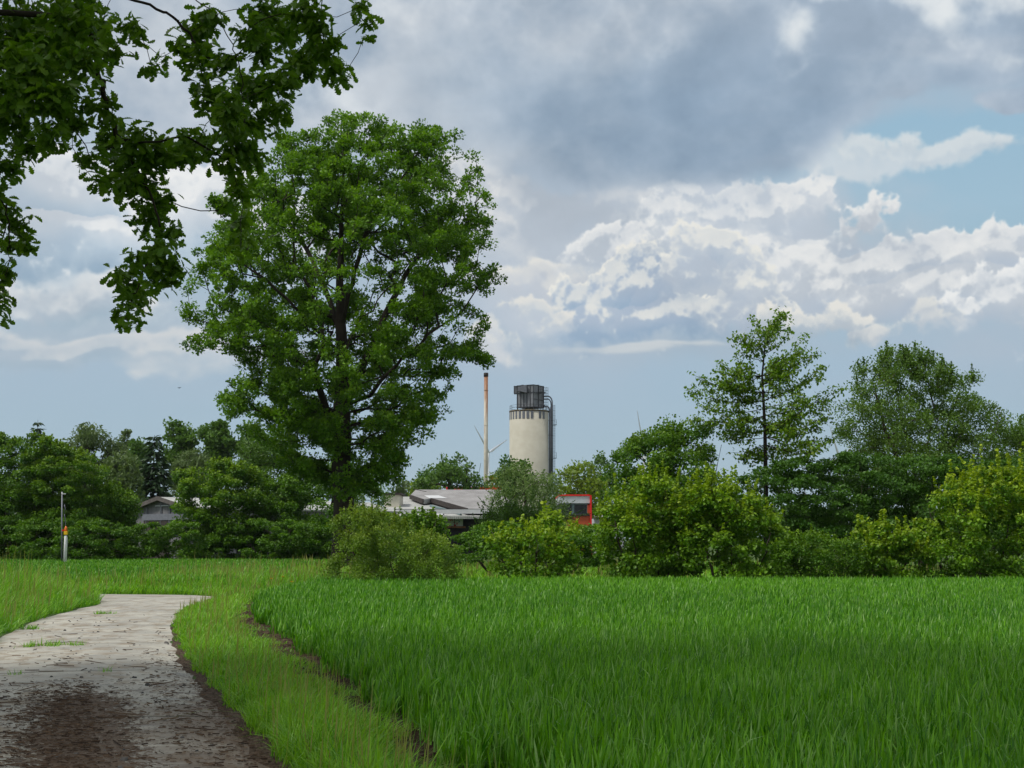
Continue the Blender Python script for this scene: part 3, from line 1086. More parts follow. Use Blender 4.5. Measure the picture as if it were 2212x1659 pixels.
def grass_blades(xy, hgt, name, label, wmul=1.0, seed=5, seeds=0.03, per=1, tb=0.5):
    x, Y = np.repeat(xy[:, 0], per), np.repeat(xy[:, 1], per)
    n = len(x)
    f = np.maximum(1.0, Y / 16.0)
    cl_ = fbm2(x, Y, 0.55, seed); cl2 = fbm2(x, Y, 2.6, seed + 1)
    p = np.stack([x + RNG.normal(0, 0.012, n), Y + RNG.normal(0, 0.012, n), np.zeros(n)], 1)
    cl3 = fbm2(x, Y, 0.16, seed + 2)
    h = hgt * RNG.uniform(0.45, 1.15, n) * (0.15 + 0.8 * cl_ + 0.9 * cl3) * (0.7 + 0.6 * cl2)
    stalk = RNG.random(n) < seeds
    h = np.where(stalk, h * 1.5 + 0.12, h)
    w = 0.0082 * RNG.uniform(0.55, 1.4, n) * f ** 0.85 * wmul
    lean = np.where(stalk, 0.08, np.abs(RNG.normal(0.28, 0.25, n)))
    curl = np.where(stalk, 0.05, np.abs(RNG.normal(0.32, 0.35, n)))
    tint = np.clip(RNG.normal(tb - 0.55 + 0.6 * cl2 + 0.5 * cl_, 0.32, n), 0, 1)
    age = np.where(stalk, 0.75, np.clip(RNG.normal(0.0, 0.10, n), 0, 1))
    return blade_mesh(name, M['grass'], p, h, w, RNG.normal(0.2, 1.7, n), lean, curl, tint, age, label, 'grass')


# verge between track and crop
def verge_lo(Y): return float(pr_x(np.array([Y]))[0]) + 0.05 * math.sin(Y * 3.3) + 0.07 * min(1.0, max(0.1, (32 - Y) / 14))
def verge_hi(Y): return float(wheat_edge(np.array([Y]))[0]) - 0.29 + 0.07 * math.sin(Y * 2.1) + 0.05 * math.sin(Y * 5.3)
xy = scatter(verge_lo, verge_hi, 7.5, 41.0, lambda Y: 1900 * min(1.0, (13.0 / Y) ** 1.5), lambda x, y: inside(x, y, PATH_POLY) | (RNG.random(len(x)) < 0.35 * (wheat_edge(y) - x < 0.75)), 0.25)
bh = (0.20 + 0.10 * np.clip((15 - xy[:, 1]) / 3, 0, 1)) * (0.45 + 0.55 * np.clip((wheat_edge(xy[:, 1]) - 0.32 - xy[:, 0]) / 0.45, 0, 1)) * (0.45 + 0.55 * np.clip((xy[:, 0] - pr_x(xy[:, 1])) / (0.3 + 0.5 * np.clip((xy[:, 1] - 30) / 8, 0, 1)), 0, 1))
grass_blades(xy, bh * 1.1, 'grass', 'bright yellow-green verge grass between the track and the wheat', seeds=0.022)
# bank on the other side of the track
def bank_hi(Y): return float(pl_x(np.array([Y]))[0]) + 0.15 * math.sin(Y * 1.9) - 0.04
xy = scatter(lambda Y: view_l(Y) - 0.8, bank_hi, 19.0, 42.5, lambda Y: 1100 * (20.0 / Y) ** 1.5, lambda x, y: inside(x, y, PATH_POLY), 0.25)
hh = 0.24 + 0.52 * np.clip((pl_x(xy[:, 1]) - xy[:, 0]) / 2.2, 0, 1) ** 0.9
grass_blades(xy, hh, 'grass', 'tall seeding grass on the bank beside the track', seeds=0.03, seed=15, tb=0.36)
# rough grass round and beyond the bend
rej = lambda x, y: inside(x, y, PATH_POLY) | ((x > wheat_edge(y) - 0.25) & (y < 48.4))
xy = scatter(lambda Y: max(view_l(Y) - 2, -26 if Y < 50 else -13.5), lambda Y: -6.2 if Y < 49 else -2.0, 40.5, 62.0, lambda Y: 260 * (42.0 / Y) ** 1.3, rej, 0.5)
hh = 0.30 + 0.22 * np.clip((xy[:, 1] - 46) / 3, 0, 1)
grass_blades(xy, hh, 'grass', 'rough seeding grass patch behind the bend of the track', seeds=0.03, tb=0.40, seed=25, wmul=1.1)
# meadow behind the bushes
xy = scatter(lambda Y: -14.0, lambda Y: 24.0, 54.0, 98.0, lambda Y: 22 * (60.0 / Y) ** 1.0, None, 1.0)
grass_blades(xy, 0.4, 'grass', 'meadow grass seen through gaps between the bushes', seeds=0.04, seed=35, wmul=1.6, per=2, tb=0.6)
# tufts rooted in the slab joints
tu, tv = [], []
for v0, lo, hi, n in ((23.9, 0.22, 0.30, 4), (23.9, 0.34, 0.40, 4), (23.9, 0.46, 0.52, 3), (33.9, 0.30, 0.62, 5), (28.9, 0.02, 0.2, 4), (24.6, 0.0, 0.06, 4), (18.9, 0.3, 0.7, 2)):
    tu += list(RNG.uniform(lo, hi, n)); tv += list(v0 + RNG.normal(0, 0.10, n))
tp = path_pt(np.array(tu), np.array(tv))
xy = np.repeat(tp[:, :2], 22, 0) + RNG.normal(0, 0.055, (len(tu) * 22, 2))
grass_blades(xy, 0.13, 'grass', 'small grass tufts growing in the joints of the concrete track', seeds=0.0, seed=45)

# twigs and shreds of leaf mould on the track
m, out = new_mat('dead_twig')
c = mix(attr('tint').clamp(), (0.028, 0.017, 0.011), (0.125, 0.082, 0.052))
V.nt.links.new(principled(c, 0.9, 0.15).s, out.inputs[0])
M['litter'] = m


def litter(n, us, vs_, ln, name, label):
    p = path_pt(us, vs_)
    p[:, 2] += 0.006
    a = RNG.normal(0, 0.75, n)
    d = np.stack([np.cos(a), np.sin(a), RNG.normal(0, 0.08, n)], 1)
    s = unit(np.cross(d, np.array([[0, 0, 1.0]])))
    wd = np.clip(ln * RNG.uniform(0.05, 0.3, n), 0.003, 0.014)
    up = np.array([0, 0, 1.0])
    ends = [p - d * ln[:, None] / 2, p + d * ln[:, None] / 2]
    ring = []
    for e in ends:
        ring += [e - s * wd[:, None] / 2, e + s * wd[:, None] / 2, e + up * (wd * 0.6)[:, None]]
    vs2 = np.stack(ring, 1).reshape(-1, 3)
    q = np.array([(0, 1, 4, 3), (1, 2, 5, 4), (2, 0, 3, 5)])
    qs = (q[None] + (np.arange(n) * 6)[:, None, None]).reshape(-1, 4)
    me = quads_mesh(name, vs2, qs, np.repeat(np.clip(RNG.normal(0.35, 0.3, n), 0, 1), 6))
    return tag(link_mesh(name, me, M['litter']), label, 'litter', kind='stuff')


n1, n2, n3 = 8500, 2600, 300
us = np.concatenate([np.clip(RNG.normal(0.56, 0.14, n1), 0.02, 0.98), np.clip(1 - np.abs(RNG.normal(0, 0.13, n2)), 0.3, 1.0), RNG.uniform(0.0, 1.0, n3)])
vv = np.concatenate([8.5 + 9.5 * RNG.beta(1.5, 1.7, n1), 8 + 15 * RNG.beta(1.1, 1.8, n2), 8 + 20 * RNG.beta(1.0, 1.9, n3)])
us = np.where((us > .6) & (us < .8) & (RNG.random(len(us)) < .7), RNG.normal(.52, .14, len(us)), us)
litter(n1 + n2 + n3, us, vv, np.clip(np.abs(RNG.normal(0.022, 0.022, n1 + n2 + n3)), 0.008, 0.12), 'leaf_litter', 'shredded brown leaf litter strewn over the near part of the track')
n5 = 260
pu_, pv_ = RNG.uniform(0.02, 0.98, n5), 8 + 26 * RNG.beta(1.1, 1.5, n5)
pp = path_pt(pu_, pv_)
sz = np.clip(np.abs(RNG.normal(0.010, 0.008, n5)), 0.005, 0.04)
cub = np.array([(-1, -1, -.2), (1, -.8, -.2), (.9, 1, -.2), (-1, .9, -.2), (-.6, -.5, .7), (.5, -.6, .8), (.6, .5, .6), (-.5, .6, .75)])
an = RNG.uniform(0, 6.28, n5)
cb = cub[None] * RNG.uniform(.7, 1.3, (n5, 8, 3))
cb = np.stack([cb[:, :, 0] * np.cos(an)[:, None] - cb[:, :, 1] * np.sin(an)[:, None], cb[:, :, 0] * np.sin(an)[:, None] + cb[:, :, 1] * np.cos(an)[:, None], cb[:, :, 2]], 2)
pvs = (pp[:, None] + cb * sz[:, None, None]).reshape(-1, 3)
pq = np.array([(4, 5, 6, 7), (0, 1, 5, 4), (1, 2, 6, 5), (2, 3, 7, 6), (3, 0, 4, 7)])
pqs = (pq[None] + (np.arange(n5) * 8)[:, None, None]).reshape(-1, 4)
tag(link_mesh('pebbles', quads_mesh('pebbles', pvs, pqs), plain_mat('pebble', (0.14, 0.13, 0.12), 0.9, 0.2, col2=(0.05, 0.05, 0.05))), 'small dark stones lying loose on the concrete track', 'pebbles', kind='stuff')
n4 = 80
litter(n4, RNG.uniform(0.05, 0.95, n4), 10 + 22 * RNG.beta(1.2, 1.6, n4), RNG.uniform(0.08, 0.4, n4) ** 1.1, 'twig_litter', 'fallen dead twigs lying across the concrete track')

# dandelions at the far side of the bend
M['petal'] = plain_mat('dandelion_petal', (0.75, 0.42, 0.01), 0.6, 0.2, var=0.1)
M['stalk'] = plain_mat('flower_stalk', (0.16, 0.22, 0.05), 0.6, 0.3)
for i_, (dx_, dy_, hgt, lb) in enumerate(((585, 1250, 0.62, 'yellow dandelion beyond the bend, on the side of the marker posts'),
                                          (629, 1257, 0.50, 'yellow dandelion nearest to the rough grass patch beyond the bend'),
                                          (610, 1246, 0.72, 'dandelion on the longest stalk, standing between two others'))):
    Y = 47.2 + 0.3 * i_
    p = at(dx_, dy_, Y); hgt = p[2]; p[2] = 0
    t = thing('dandelion', p, lb, 'flower', 'dandelions beyond the bend of the track')
    b = MB(); b.tube([(0, 0, 0), (0.03, 0.01, hgt * .6), (0.02, 0, hgt)], 0.006, 5); b.build('stalk', M['stalk'], t)
    b = MB()
    for k in range(14):
        a = k / 14 * 6.283
        r_ = 0.055
        b.add([(0.02, 0, hgt), (0.02 + r_ * math.cos(a - .2), r_ * math.sin(a - .2), hgt + .02), (0.02 + r_ * 1.15 * math.cos(a), r_ * 1.15 * math.sin(a), hgt + .012), (0.02 + r_ * math.cos(a + .2), r_ * math.sin(a + .2), hgt + .02)], [(0, 1, 2, 3)])
    b.tube([(0.02, 0, hgt - .015), (0.02, 0, hgt + .022)], [0.02, 0.035], 8)
    b.build('flower_head', M['petal'], t)

# ================================================================== STRUCTURES
# ---- concrete silo tower
def c8(x, y):           # close-up pixel of the tower -> plan pixel
    return (1950 + x / 3.455) / 1.8517, (1480 + y / 3.455) / 1.8517


D_S = 300.0
K8 = px(D_S) / 3.455 / 1.8517


def w8(x, y, dY=0.0):
    p = at(*c8(x, y), D_S)
    p[1] += dY
    return p


m, out = new_mat('silo_concrete')
co = coords()
ox, oy, oz = split(co)
streak = noise(vec(ox * 1.0, oy * 1.0, oz * 0.06), 1.3, 6, 0.6)
blot = noise(co, 0.35, 6, 0.6)
c = mix(blot.step(0.3, 0.7), (0.345, 0.330, 0.270), (0.395, 0.380, 0.320))
c = mix(streak.step(0.52, 0.78) * 0.35, c, (0.36, 0.33, 0.26))
band = V.m('PINGPONG', oz + 0.4, 2.9).step(0.10, 0.0) * 0.22
c = mix(band, c, (0.33, 0.31, 0.25))
dark_low = noise(vec(ox * 1.6, oy, oz * 0.16), 1.1, 5, 0.6).step(0.56, 0.68) * oz.step(15.2, 14.2) * oz.step(12.3, 13.2)
c = mix(dark_low * 0.55, c, (0.20, 0.19, 0.14))
V.nt.links.new(principled(c, 0.85, 0.2, 0, bump(noise(co, 3.0, 6, 0.7), 0.3, 0.05)).s, out.inputs[0])
M['silo'] = m
M['steel_dark'] = plain_mat('grey_sheet_steel', (0.185, 0.195, 0.215), 0.5, 0.4, 0.2, var=0.12, scale=0.8)
M['steel_rib'] = plain_mat('dark_steel_rib', (0.045, 0.050, 0.062), 0.5, 0.4, 0.2)
M['pipe'] = plain_mat('grey_pipe', (0.135, 0.145, 0.175), 0.45, 0.45, 0.2, var=0.1)
M['louvre'] = plain_mat('grey_panel', (0.155, 0.165, 0.195), 0.6, 0.3, var=0.08)
M['rimdirt'] = plain_mat('weathered_rim', (0.125, 0.105, 0.075), 0.9, 0.2, var=0.25, scale=1.5)
M['galv'] = plain_mat('galvanised_steel', (0.26, 0.33, 0.42), 0.45, 0.5, 0.3, var=0.1)

RS = 271 * K8
cS = w8(574, 588)
ztop = cS[2]
silo = thing('silo_tower', (cS[0], D_S, 0), 'tall round cream concrete silo tower with dark steel filter house on top', 'silo')
so = np.array([cS[0], D_S, 0.0])
b = MB()
n = 96
for (r0, z0), (r1, z1) in (((RS, -0.3), (RS, ztop - 0.02)),):
    b.add([(cS[0] + r0 * math.cos(2 * math.pi * k / n), D_S + r0 * math.sin(2 * math.pi * k / n), z) for z in (z0, z1) for k in range(n)],
          [(k, (k + 1) % n, n + (k + 1) % n, n + k) for k in range(n)] + [tuple(n + k for k in range(n))])
b.build('wall', M['silo'], silo, so, smooth=True)
b = MB()
zr0, zr1 = ztop, w8(574, 566)[2]
b.tube([(cS[0], D_S, zr0), (cS[0], D_S, zr0 + 0.10), (cS[0], D_S, zr1)], [RS + 0.03, RS + 0.08, RS + 0.06], 96)
b.build('rim', M['rimdirt'], silo, so, smooth=True)
# grey panels under the rim, set round the front
zp1, zp0 = ztop - 0.02, w8(574, 690)[2]
for xa, xb in ((303.5, 310), (319, 335), (349, 369), (386, 410), (429, 461), (479, 514), (535, 571), (593, 630), (705, 738), (757, 785)):
    aa, ab = (math.asin(max(-1, min(1, (x - 574) / 271.0))) for x in (xa, xb))
    b = MB()
    k = 5
    ang = [aa + (ab - aa) * i / k for i in range(k + 1)]
    vs = [(cS[0] + r * math.sin(a), D_S - r * math.cos(a), z) for r in (RS - 0.05, RS + 0.05) for z in (zp0, zp1) for a in ang]
    q = k + 1
    fs = [(2 * q + i, 2 * q + i + 1, 3 * q + i + 1, 3 * q + i) for i in range(k)] + [(i, q + i, 3 * q + i, 2 * q + i) for i in (0,)] + [(k, 2 * q + k, 3 * q + k, q + k)] + [(i, 2 * q + i, 2 * q + i + 1, i + 1) for i in range(k)]
    b.add(vs, fs)
    b.build('panel', M['louvre'], silo, so)
# filter house: a box turned so that one corner faces the viewer
th = RAD(32)
e1 = np.array([-math.cos(th), math.sin(th), 0]); e2 = np.array([math.sin(th), math.cos(th), 0])
W1, W2 = 223 * K8 / math.cos(th), 142 * K8 / math.sin(th)
zb, zt = zr1, w8(574, 220)[2]
Kc = np.array([w8(633, 400)[0], D_S - RS + 1.1, 0])
Hc = Kc + e1 * W1 / 2 + e2 * W2 / 2
fb = MB()
zc = zb + 0.55
fb.box((Hc[0], Hc[1], (zc + zt) / 2), W1 / 2, W2 / 2, (zt - zc) / 2, e1, e2)
fh = fb.build('filter_house', M['steel_dark'], silo, so)
for f in np.linspace(0.02, 0.98, 4):
    for g in (0.02, 0.98):
        b = MB()
        b.box(Kc + e1 * W1 * f + e2 * W2 * g + np.array([0, 0, (zb + zc) / 2]), 0.09, 0.09, (zc - zb) / 2)
        b.build('leg', M['steel_rib'], fh, so)
b = MB()
zh = w8(574, 328)[2]
hz = (zt - zc) / 2
for x in (410, 458, 500, 543, 587, 633):
    f = (633 - x) / 223.0
    b.box(Kc + e1 * (W1 * f) - e2 * 0.06 + np.array([0, 0, zc + hz]), 0.06, 0.07, hz, e1, e2)
for x in (700, 775):
    f = (x - 633) / 142.0
    b.box(Kc + e2 * (W2 * f) - e1 * 0.06 + np.array([0, 0, zc + hz]), 0.07, 0.06, hz, e1, e2)
for z, (f0, f1) in ((zh, (0, 1)), (zc + 0.06, (0, 1)), (zt - 0.08, (0, 1))):
    b.box(Kc + e1 * W1 / 2 - e2 * 0.05 + np.array([0, 0, z]), W1 / 2, 0.06, 0.06, e1, e2)
    b.box(Kc + e2 * W2 / 2 - e1 * 0.05 + np.array([0, 0, z]), 0.06, W2 / 2, 0.06, e1, e2)
b.box(Kc + e2 * W2 / 2 - e1 * 0.05 + np.array([0, 0, w8(0, 420)[2]]), 0.06, W2 / 2, 0.06, e1, e2)
FH1 = b.build('frame', M['steel_rib'], fh, so)
for x0, x1, zt_ in ((470, 500, 214), (558, 590, 212), (636, 712, 213)):
    b = MB()
    p0, p1 = w8(x0, 220), w8(x1, 220)
    b.box(((p0[0] + p1[0]) / 2, D_S - 0.5, zt + 0.06), (p1[0] - p0[0]) / 2, 0.5, 0.09)
    b.build('roof_hatch', M['steel_rib'], fh, so)
# small side box, at the left
b = MB()
pL0, pL1 = w8(368, 332), w8(414, 230)
b.box(((pL0[0] + pL1[0]) / 2 + 0.15, Hc[1] + 0.2, (pL0[2] + pL1[2]) / 2), (pL1[0] - pL0[0]) / 2 + 0.15, 0.8, (pL1[2] - pL0[2]) / 2)
b.build('side_box', M['steel_dark'], silo, so)
b = MB()
b.bar((pL0[0] - 0.02, Hc[1] - 0.63, pL0[2]), (pL0[0] - 0.02, Hc[1] - 0.63, pL1[2] + .05), 0.12)
b.bar((pL0[0] - 0.02, Hc[1] - 0.63, pL1[2]), (pL1[0] + .2, Hc[1] - 0.63, pL1[2]), 0.12)
b.bar((pL0[0] - 0.02, Hc[1] - 0.63, pL0[2]), (pL1[0] + .2, Hc[1] - 0.63, pL0[2]), 0.12)
b.build('side_box_frame', M['steel_rib'], silo, so)
# air hood: box with a sloping curved top that opens downwards
b = MB()
prof = [(540, 228), (500, 230), (462, 243), (432, 268), (413, 300), (413, 312), (455, 312), (490, 322), (540, 330)]
yf = Kc[1] + 0.25
front = [w8(x, y) for x, y in prof]
vs = [(p[0], yf, p[2]) for p in front] + [(p[0], yf + 1.5, p[2]) for p in front]
k = len(prof)
b.add(vs, [tuple(range(k)), tuple(reversed(range(k, 2 * k)))] + [(i, i + k, (i + 1) % k + k, (i + 1) % k) for i in range(k)])
hood = b.build('air_hood', M['louvre'], silo, so)
# caged roof ladder and service platform on the house's right side
b = MB()
yl = Hc[1] + 0.3
for x in (797, 836):
    b.bar(w8(x, 245) * (1, 0, 1) + (0, yl, 0), w8(x, 555) * (1, 0, 1) + (0, yl, 0), 0.08)
for x in (777, 815):
    b.bar(w8(x, 240) * (1, 0, 1) + (0, yl - .4, 0), w8(x, 500) * (1, 0, 1) + (0, yl - .4, 0), 0.06)
for y in (245, 283, 327, 410, 450, 500):
    b.bar(w8(775, y) * (1, 0, 1) + (0, yl - .4, 0), w8(838, y) * (1, 0, 1) + (0, yl, 0), 0.06)
b.build('roof_ladder', M['steel_rib'], silo, so)
b = MB()
yp = Kc[1] + 1.0
pa, pb = w8(705, 322), w8(800, 322)
b.box(((pa[0] + pb[0]) / 2, yp, pa[2]), (pb[0] - pa[0]) / 2, 0.5, 0.06)
b.bar((pa[0], yp, w8(0, 350)[2]), (pa[0] + .7, yp, pa[2]), 0.12)
b.bar((pb[0] - .3, yp, w8(0, 348)[2]), (pb[0], yp, pa[2]), 0.12)
for x in (706, 730, 755):
    b.bar((w8(x, 0)[0], yp - .5, pa[2]), (w8(x, 0)[0], yp - .5, w8(0, 252)[2]), 0.06)
for y in (252, 283):
    b.bar((w8(706, 0)[0], yp - .5, w8(0, y)[2]), (w8(755, 0)[0], yp - .5, w8(0, y)[2]), 0.06)
b.build('service_platform', M['steel_rib'], silo, so)
# railing all round the roof edge
b = MB()
zrl = w8(0, 497)[2]
for k in range(28):
    a0, a1 = 2 * math.pi * k / 28, 2 * math.pi * (k + 1) / 28
    p0 = np.array([cS[0] + (RS - .1) * math.cos(a0), D_S + (RS - .1) * math.sin(a0), zr1]); p1 = np.array([cS[0] + (RS - .1) * math.cos(a1), D_S + (RS - .1) * math.sin(a1), zr1])
    if k % 2 == 0:
        b.bar(p0, (p0[0], p0[1], zrl), 0.07)
    for hfrac in (0.5, 1.0):
        z = zr1 + (zrl - zr1) * hfrac
        b.bar((p0[0], p0[1], z), (p1[0], p1[1], z), 0.05)
b.build('railing', M['steel_rib'], silo, so)


# pipes bending over the rim and down the side
def pipe(pts, r, dY):
    P = [w8(x, y, dY) for x, y in pts]
    Q = []
    for i in range(len(P) - 1):
        for t in np.linspace(0, 1, 4, endpoint=False):
            Q.append(P[i] + (P[i + 1] - P[i]) * t)
    Q.append(P[-1])
    b = MB(); b.tube(P, r, 12)
    for j in (2, len(P) - 2):
        d = P[j] - P[j - 1]; d /= np.linalg.norm(d)
        b.tube([P[j] - d * .06, P[j] + d * .06], r * 1.3, 12)
    return b.build('pipe', M['pipe'], silo, so, smooth=True)


GB = 1640
pipe([(775, 362), (800, 362), (835, 360), (856, 366), (874, 382), (886, 402), (893, 430), (895, 480), (895, 900), (895, GB)], 0.15, 0.2)
pipe([(775, 395), (800, 395), (835, 393), (855, 402), (868, 420), (878, 446), (881, 480), (880, 900), (880, GB)], 0.12, 1.0)
pipe([(770, 470), (776, 485), (790, 502), (812, 510), (835, 513), (848, 525), (855, 545), (856, 700), (856, 900), (856, GB)], 0.14, -0.6)
b = MB(); b.tube([w8(870, 516, -1), w8(870, GB, -1)], 0.10, 10); b.build('pipe', M['pipe'], silo, so, smooth=True)
for y in (700, 905, 1090, 1240, 1400):
    b = MB(); b.bar(w8(838, y, -.4), w8(905, y, -.4), 0.09); b.build('pipe_bracket', M['steel_rib'], silo, so)
for y in (945, 1330):
    b = MB(); b.box(w8(833, y, -.9), 0.10, 0.1, 0.2); b.build('junction_box', M['steel_rib'], silo, so)
# tall caged ladder with two rest platforms
b = MB()
for x in (908, 921, 935):
    b.bar(w8(x, 492), w8(x, GB), 0.05)
for x in (915, 928):
    b.bar(w8(x, 492, -.5), w8(x, GB, -.5), 0.04)
for y in np.arange(492, 1520, 35):
    b.bar(w8(906, y), w8(937, y), 0.045)
for y in np.arange(492, 1500, 70):
    b.bar(w8(906, y, -.5), w8(937, y, -.5), 0.055)
lad = b.build('ladder', M['galv'], silo, so)
for y0, y1 in ((685, 757), (1142, 1217)):
    b = MB()
    p0, p1 = w8(905, y1), w8(955, y1)
    b.box((p0 + p1) / 2, (p1[0] - p0[0]) / 2, 0.5, 0.06)
    b.bar(w8(953, y1, -.4), w8(953, y0, -.4), 0.06); b.bar(w8(953, y1, .4), w8(953, y0, .4), 0.06)
    for y in (y0, (y0 + y1) / 2):
        b.bar(w8(906, y, -.4), w8(953, y, -.4), 0.05)
    b.build('rest_platform', M['galv'], lad, so)

# ---- steel chimney with rust streaks
def c1(x, y):
    return (1500 + x / 1.8433) / 1.8517, (1400 + y / 1.8433) / 1.8517


m, out = new_mat('rusty_cream_paint')
co = coords()
ox, oy, oz = split(co)
st = noise(vec(ox * 3.0, oy * 3.0, oz * 0.10), 1.6, 6, 0.6)
c = mix(noise(co, 0.8, 5, 0.6).step(0.3, 0.7), (0.44, 0.41, 0.34), (0.52, 0.49, 0.42))
ru = (st + oz.step(20.0, 34.5) * 0.26 + ox.step(-0.1, 0.5) * 0.05).step(0.60, 0.74)
c = mix(ru * 0.9, c, mix(noise(co, 2.5, 5, 0.6), (0.16, 0.052, 0.018), (0.34, 0.14, 0.05)))
V.nt.links.new(principled(c, 0.7, 0.3).s, out.inputs[0])
M['chim'] = m
D_C = 285.0
pt, pbm = at(*c1(816, 170), D_C), at(*c1(817, 990), D_C)
rC = (832 - 802) / 2 / 1.8433 / 1.8517 * px(D_C)
ch = thing('chimney', (pbm[0], D_C, 0), 'slender cream steel chimney with rust streaks beside the silo tower', 'chimney')
b = MB(); b.tube([(0, 0, -0.2), (0, 0, pt[2] * 0.5), (0, 0, pt[2] - 0.3)], [rC * 1.05, rC, rC * 0.97], 32)
b.build('shaft', M['chim'], ch, smooth=True)
b = MB(); b.tube([(0, 0, pt[2] - 0.75), (0, 0, pt[2])], rC * 1.15, 32); b.tube([(0, 0, pt[2] - 0.02), (0, 0, pt[2] + .06)], rC * 0.9, 32)
b.build('cap', plain_mat('sooty_steel', (0.035, 0.028, 0.025), 0.8, 0.3), ch, smooth=True)
for f in (0.3, 0.5, 0.7, 0.9):
    b = MB(); b.tube([(0, 0, pt[2] * f - .06), (0, 0, pt[2] * f + .06)], rC * 1.06, 32); b.build('flange', M['chim'], ch, smooth=True)

# ---- wind turbines
M['turbine'] = plain_mat('turbine_white', (0.60, 0.62, 0.64), 0.5, 0.3, var=0.03)


def turbine(hx, hy, D, dirs, L, label):
    hub = at(hx, hy, D)
    t = thing('wind_turbine', (hub[0], D, 0), label, 'wind turbine', 'far wind turbines')
    o = np.array([hub[0], D, 0.0])
    b = MB(); b.tube([(0, 6, -0.5), (0, 6, hub[2] * 0.5), (0, 6, hub[2] - 1.8)], [L * .045, L * .034, L * .024], 20)
    b.build('tower', M['turbine'], t, smooth=True)
    h0 = hub - o
    yaw = np.array([dirs[0][0], dirs[0][1]]); yaw = yaw / np.linalg.norm(yaw)
    ax = np.array([-yaw[1], yaw[0], 0.0])
    if ax[1] > 0: ax = -ax
    b = MB(); b.box(h0 - ax * L * .055, L * .065, L * .022, L * .024, ax, np.cross([0, 0, 1.0], ax)); b.build('nacelle', M['turbine'], t, bevel=0.5)
    b = MB(); b.tube([h0 + ax * (L * .005), h0 + ax * L * .03, h0 + ax * L * .052], [L * .03, L * .028, L * .006], 16); b.build('hub', M['turbine'], t, smooth=True)
    hc = h0 + ax * L * .02
    for dx_, dd, dz_ in dirs:
        d = np.array([dx_, dd, dz_], float); d /= np.linalg.norm(d)
        chd = np.cross(d, ax); chd /= np.linalg.norm(chd)
        ks = [(0.0, .016, .016), (.04, .018, .016), (.16, .036, .011), (.4, .026, .008), (.7, .017, .005), (.93, .009, .003), (1.0, .002, .001)]
        b = MB(); vs = []
        for f, cw, tk in ks:
            # slight pre-bend and twist
            tw = RAD(18) * (1 - f)
            u_ = chd * math.cos(tw) + ax * math.sin(tw); w_ = np.cross(d, u_)
            c_ = hc + d * L * f + ax * L * .02 * f * f
            for a in range(10):
                q = a / 10 * 6.283
                vs.append(c_ + u_ * L * cw * (math.cos(q) + 0.25) + w_ * L * tk * math.sin(q))
        fs = [(i * 10 + k, i * 10 + (k + 1) % 10, (i + 1) * 10 + (k + 1) % 10, (i + 1) * 10 + k) for i in range(len(ks) - 1) for k in range(10)]
        b.add(vs, fs + [tuple(reversed(range(10))), tuple(range((len(ks) - 1) * 10, len(ks) * 10))])
        b.build('blade', M['turbine'], t, smooth=True)
    return t


def rotor(a0, c_):
    """three unit blade directions; a0 = angle of the first blade in the rotor plane, c_ = cosine of the yaw"""
    s_ = math.sqrt(1 - c_ * c_)
    return [(math.cos(RAD(a0 + k * 120)) * c_, math.cos(RAD(a0 + k * 120)) * s_, math.sin(RAD(a0 + k * 120))) for k in range(3)]


turbine(1054.7, 977, 2200, rotor(142, 0.47), 88 * px(2200), 'pale wind turbine standing far off behind the cream chimney')
turbine(1392, 988, 2500, rotor(116, 0.47), 112 * px(2500), 'far wind turbine of which one raised blade shows above the round green tree')
turbine(1812, 994, 2600, rotor(140, 0.47), 112 * px(2600), 'far wind turbine glimpsed in the gap between the cherry and the sallow')


# ---- workshop with shallow roofs
def cA(x, y):
    return (1560 + x / 2.572) / 1.8517, (1900 + y / 2.572) / 1.8517


def wA(x, y, D):
    return at(*cA(x, y), D)


def on_plane(x, y, P0, nrm):
    d = at(*cA(x, y), 100.0) - EYE
    t = np.dot(P0 - EYE, nrm) / np.dot(d, nrm)
    return EYE + d * t


def roof_mat(name, c0, c1_, sc=7.0):
    m, out = new_mat(name)
    co = coords()
    ox, oy, oz = split(co)
    w_ = V.m('PINGPONG', ox, 0.12) * 8.0
    c = mix(noise(vec(ox, oy * 0.25, oz), 0.5, 6, 0.65).step(0.3, 0.72), c0, c1_)
    c = mix(noise(co, 0.9, 6, 0.7).step(0.5, 0.72) * 0.5, c, tuple(x * 0.6 for x in c0))
    rows = V.m('PINGPONG', oy + noise(co, 1.5, 2, .5) * 0.3, 1.5).step(0.10, 0.02) * 0.45
    c = mix(rows, c, tuple(x * 0.45 for x in c0))
    V.nt.links.new(principled(c, 0.8, 0.25, 0, bump(w_, 0.5, 0.05)).s, out.inputs[0])
    return m


M['roof'] = roof_mat('fibre_cement_roof', (0.20, 0.19, 0.185), (0.29, 0.28, 0.275))
M['roof_pale'] = roof_mat('pale_corrugated_roof', (0.30, 0.305, 0.29), (0.41, 0.41, 0.39))
M['fascia'] = plain_mat('pale_fascia', (0.55, 0.56, 0.57), 0.6, 0.3, var=0.08, scale=0.6)
M['dark_trim'] = plain_mat('dark_trim', (0.055, 0.045, 0.040), 0.8, 0.2)
M['white_panel'] = plain_mat('white_door_panel', (0.52, 0.55, 0.58), 0.55, 0.35, var=0.08)
M['rust_strip'] = plain_mat('rusty_strip', (0.28, 0.13, 0.06), 0.8, 0.2)
M['skylight'] = plain_mat('fibreglass_skylight', (0.55, 0.55, 0.55), 0.45, 0.4, var=0.05)
M['red'] = plain_mat('red_paint', (0.70, 0.012, 0.010), 0.4, 0.45, var=0.05)
M['orange'] = plain_mat('orange_red_wall', (0.50, 0.095, 0.035), 0.6, 0.3, var=0.08)
